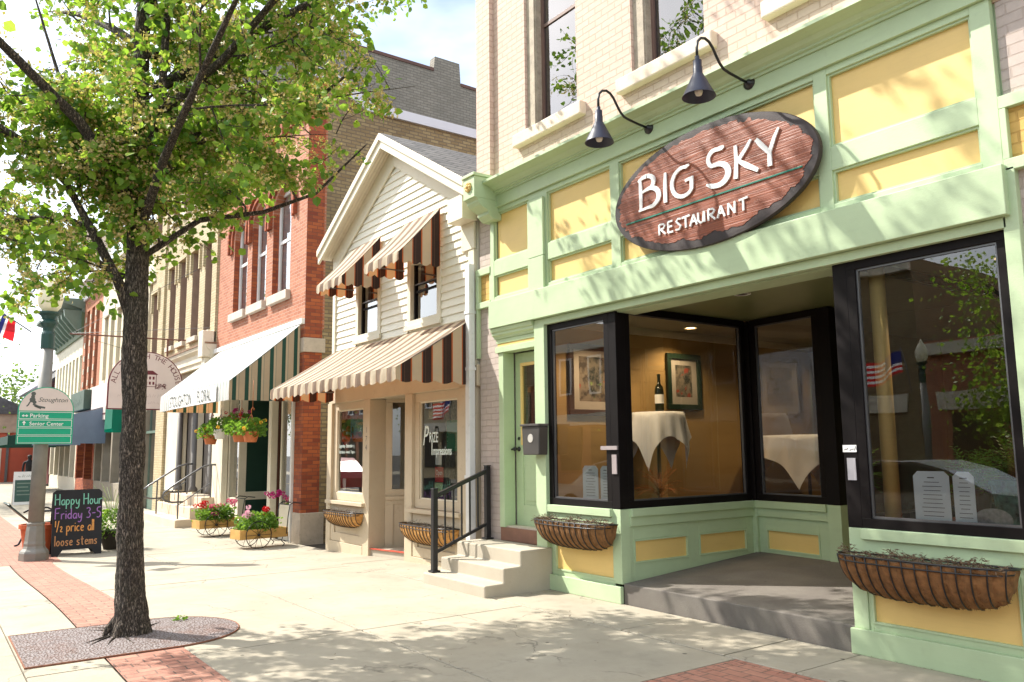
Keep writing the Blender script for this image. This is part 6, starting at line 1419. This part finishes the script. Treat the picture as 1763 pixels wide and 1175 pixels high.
# ---------------------------------------------------------------- the other side of the street, seen in the glass
strip('far_sidewalk', -21.0, -17.4, 'concrete', -.01)
for i, (x0, x1, h_, mt, lb) in enumerate(((-62, -48, 7.5, 'red_brick', 'red brick block across the street, furthest down'), (-47.8, -36, 9, 'yellow_brick', 'yellow brick block across the street'), (-35.8, -25, 7, 'orange_brick', 'orange brick block across the street'), (-24.8, -14, 8, 'cream_brick', 'cream brick block across the street opposite the lamp'), (-13.8, -4, 5.0, 'red_brick', 'low red brick block straight across the street'), (-3.8, 9, 8, 'yellow_brick', 'yellow brick block across the street nearest the camera side'))):
    B = thing('opposite_building', lb, 'building', ((x0 + x1) / 2, -21, 0))
    MB().box(x0, x1, -32, -21, -.2, h_).build('wall', mt, B); MB().box(x0, x1, -21.0, -20.7, h_ - .5, h_ - .1).build('cornice', 'cream_paint', B)
    MB().box(x0 + .4, x1 - .4, -20.99, -20.9, 2.7, 3.3).build('fascia', 'cream_paint', B)
    k = x0 + .8
    while k < x1 - 1.6:
        if h_ > 6: w_ = MB().box(k, k + 1.0, -20.99, -20.92, 4.3, 6.2).build('window', 'curtain', B); MB().frame(Frame((0, -20.92, 0), (1, 0, 0), (0, 0, 1), (0, 1, 0)), k, k + 1, 4.3, 6.2, .1, 0, .05).build('frame', 'white_paint', w_)
        w_ = MB().box(k, k + 1.5, -20.99, -20.93, .5, 2.6).build('shop_window', 'dark_room', B); k += 2.2
far_tree(-9.5, -18.3, 7, 2.6, 'tree on the far pavement', 9, 5000, size=.12, mat='leaf')
far_tree(-22, -18.3, 7, 2.6, 'tree on the far pavement further down', 10, 4000, size=.12, mat='leaf')
far_tree(4.5, -6.1 + 1.2, 8, 2.8, 'tree on the near pavement behind the camera', 12, 6000, size=.09, mat='leaf')
lamp_post(-12.2, -17.8, 'street lamp across the street')
def banner(x, y, z, W_, H, label):
    t = thing('flag', label, 'flag', (x, y, z)); MB().tube([(x + .25, y, z - H - .5), (x, y, z + .15)], .02, 6).build('pole', 'rail_grey', t)
    def pt(a, b): return (x - a * W_, y + .10 * math.sin(a * 8), z - .30 * W_ * a - b * H + .06 * math.sin(a * 7 + 1) + .05 * b)
    for i in range(9):
        a0 = .42 if i < 5 else 0
        MB().ribbon([[pt(a0 + (1 - a0) * k / 20, (i + j) / 9) for j in (0, 1)] for k in range(21)]).build('stripe', ('red_flag', 'white_flag')[i % 2], t, smooth=True)
    MB().ribbon([[pt(.42 * k / 8, 5 / 9 * j / 4) for j in range(5)] for k in range(9)]).build('canton', 'blue_flag', t, smooth=True)
banner(-12.75, -17.6, 4.35, 1.25, .75, 'striped flag waving across the street beside the far lamp')
banner(-38.8, -17.8, 4.6, 1.6, 1.0, 'striped flag waving across the street, further down')
def car(x, y, col, label):
    t = thing('parked_car', label, 'car', (x, y, -.14)); zb = -.14
    prof = [(-2.2, .35), (-2.25, .62), (-2.1, .82), (-1.35, .92), (-.75, 1.35), (-.3, 1.45), (.5, 1.45), (1.0, 1.32), (1.6, 1.0), (2.15, .95), (2.25, .7), (2.2, .35)]
    rows_ = []
    for k, (f, inset) in enumerate(((-.86, .05), (-.9, 0), (-.6, -.0), (0, 0), (.6, 0), (.9, 0), (.86, .05))):
        rows_.append([(x + a * (1 - inset * .3), y + f * (1 if z_ < .95 else .86 + 0 * k), zb + z_) for a, z_ in prof])
    m = MB().ribbon(rows_); m.quad(*rows_[0]); m.quad(*rows_[-1]); m.build('body', col, t, bevel=.03)
    for s in (-1, 1): 
        MB().prism([(x + a, y + s * .79, zb + z_) for a, z_ in ((-1.2, .97), (-.68, 1.33), (-.3, 1.4), (.5, 1.4), (.9, 1.28), (1.35, 1.0))], (0, s * .02, 0)).build('side_window', 'curtain', t)
        for xx in (-1.4, 1.4):
            w_ = MB().lathe([(.33, -.1), (.34, -.08), (.34, .1), (.33, .12)], (x + xx, y + s * .82, zb + .34), 24, 'y').build('wheel', 'dark_room', t, smooth=False); MB().lathe([(.21, -.13), (.21, .14)], (x + xx, y + s * .82, zb + .34), 16, 'y').build('rim', 'flashing', w_)
car(-7.2, -7.4, plain('silver_paint', (.4, .42, .44), .25, .03, 2, 0, metal=.7), 'silver car parked at the kerb behind the camera')
car(-13.5, -7.4, plain('white_car_paint', (.7, .7, .7), .25, .03, 2, 0), 'white car parked at the kerb further down')
car(-31, -7.4, plain('red_car_paint', (.35, .02, .02), .25, .03, 2, 0), 'red car parked at the kerb far down')
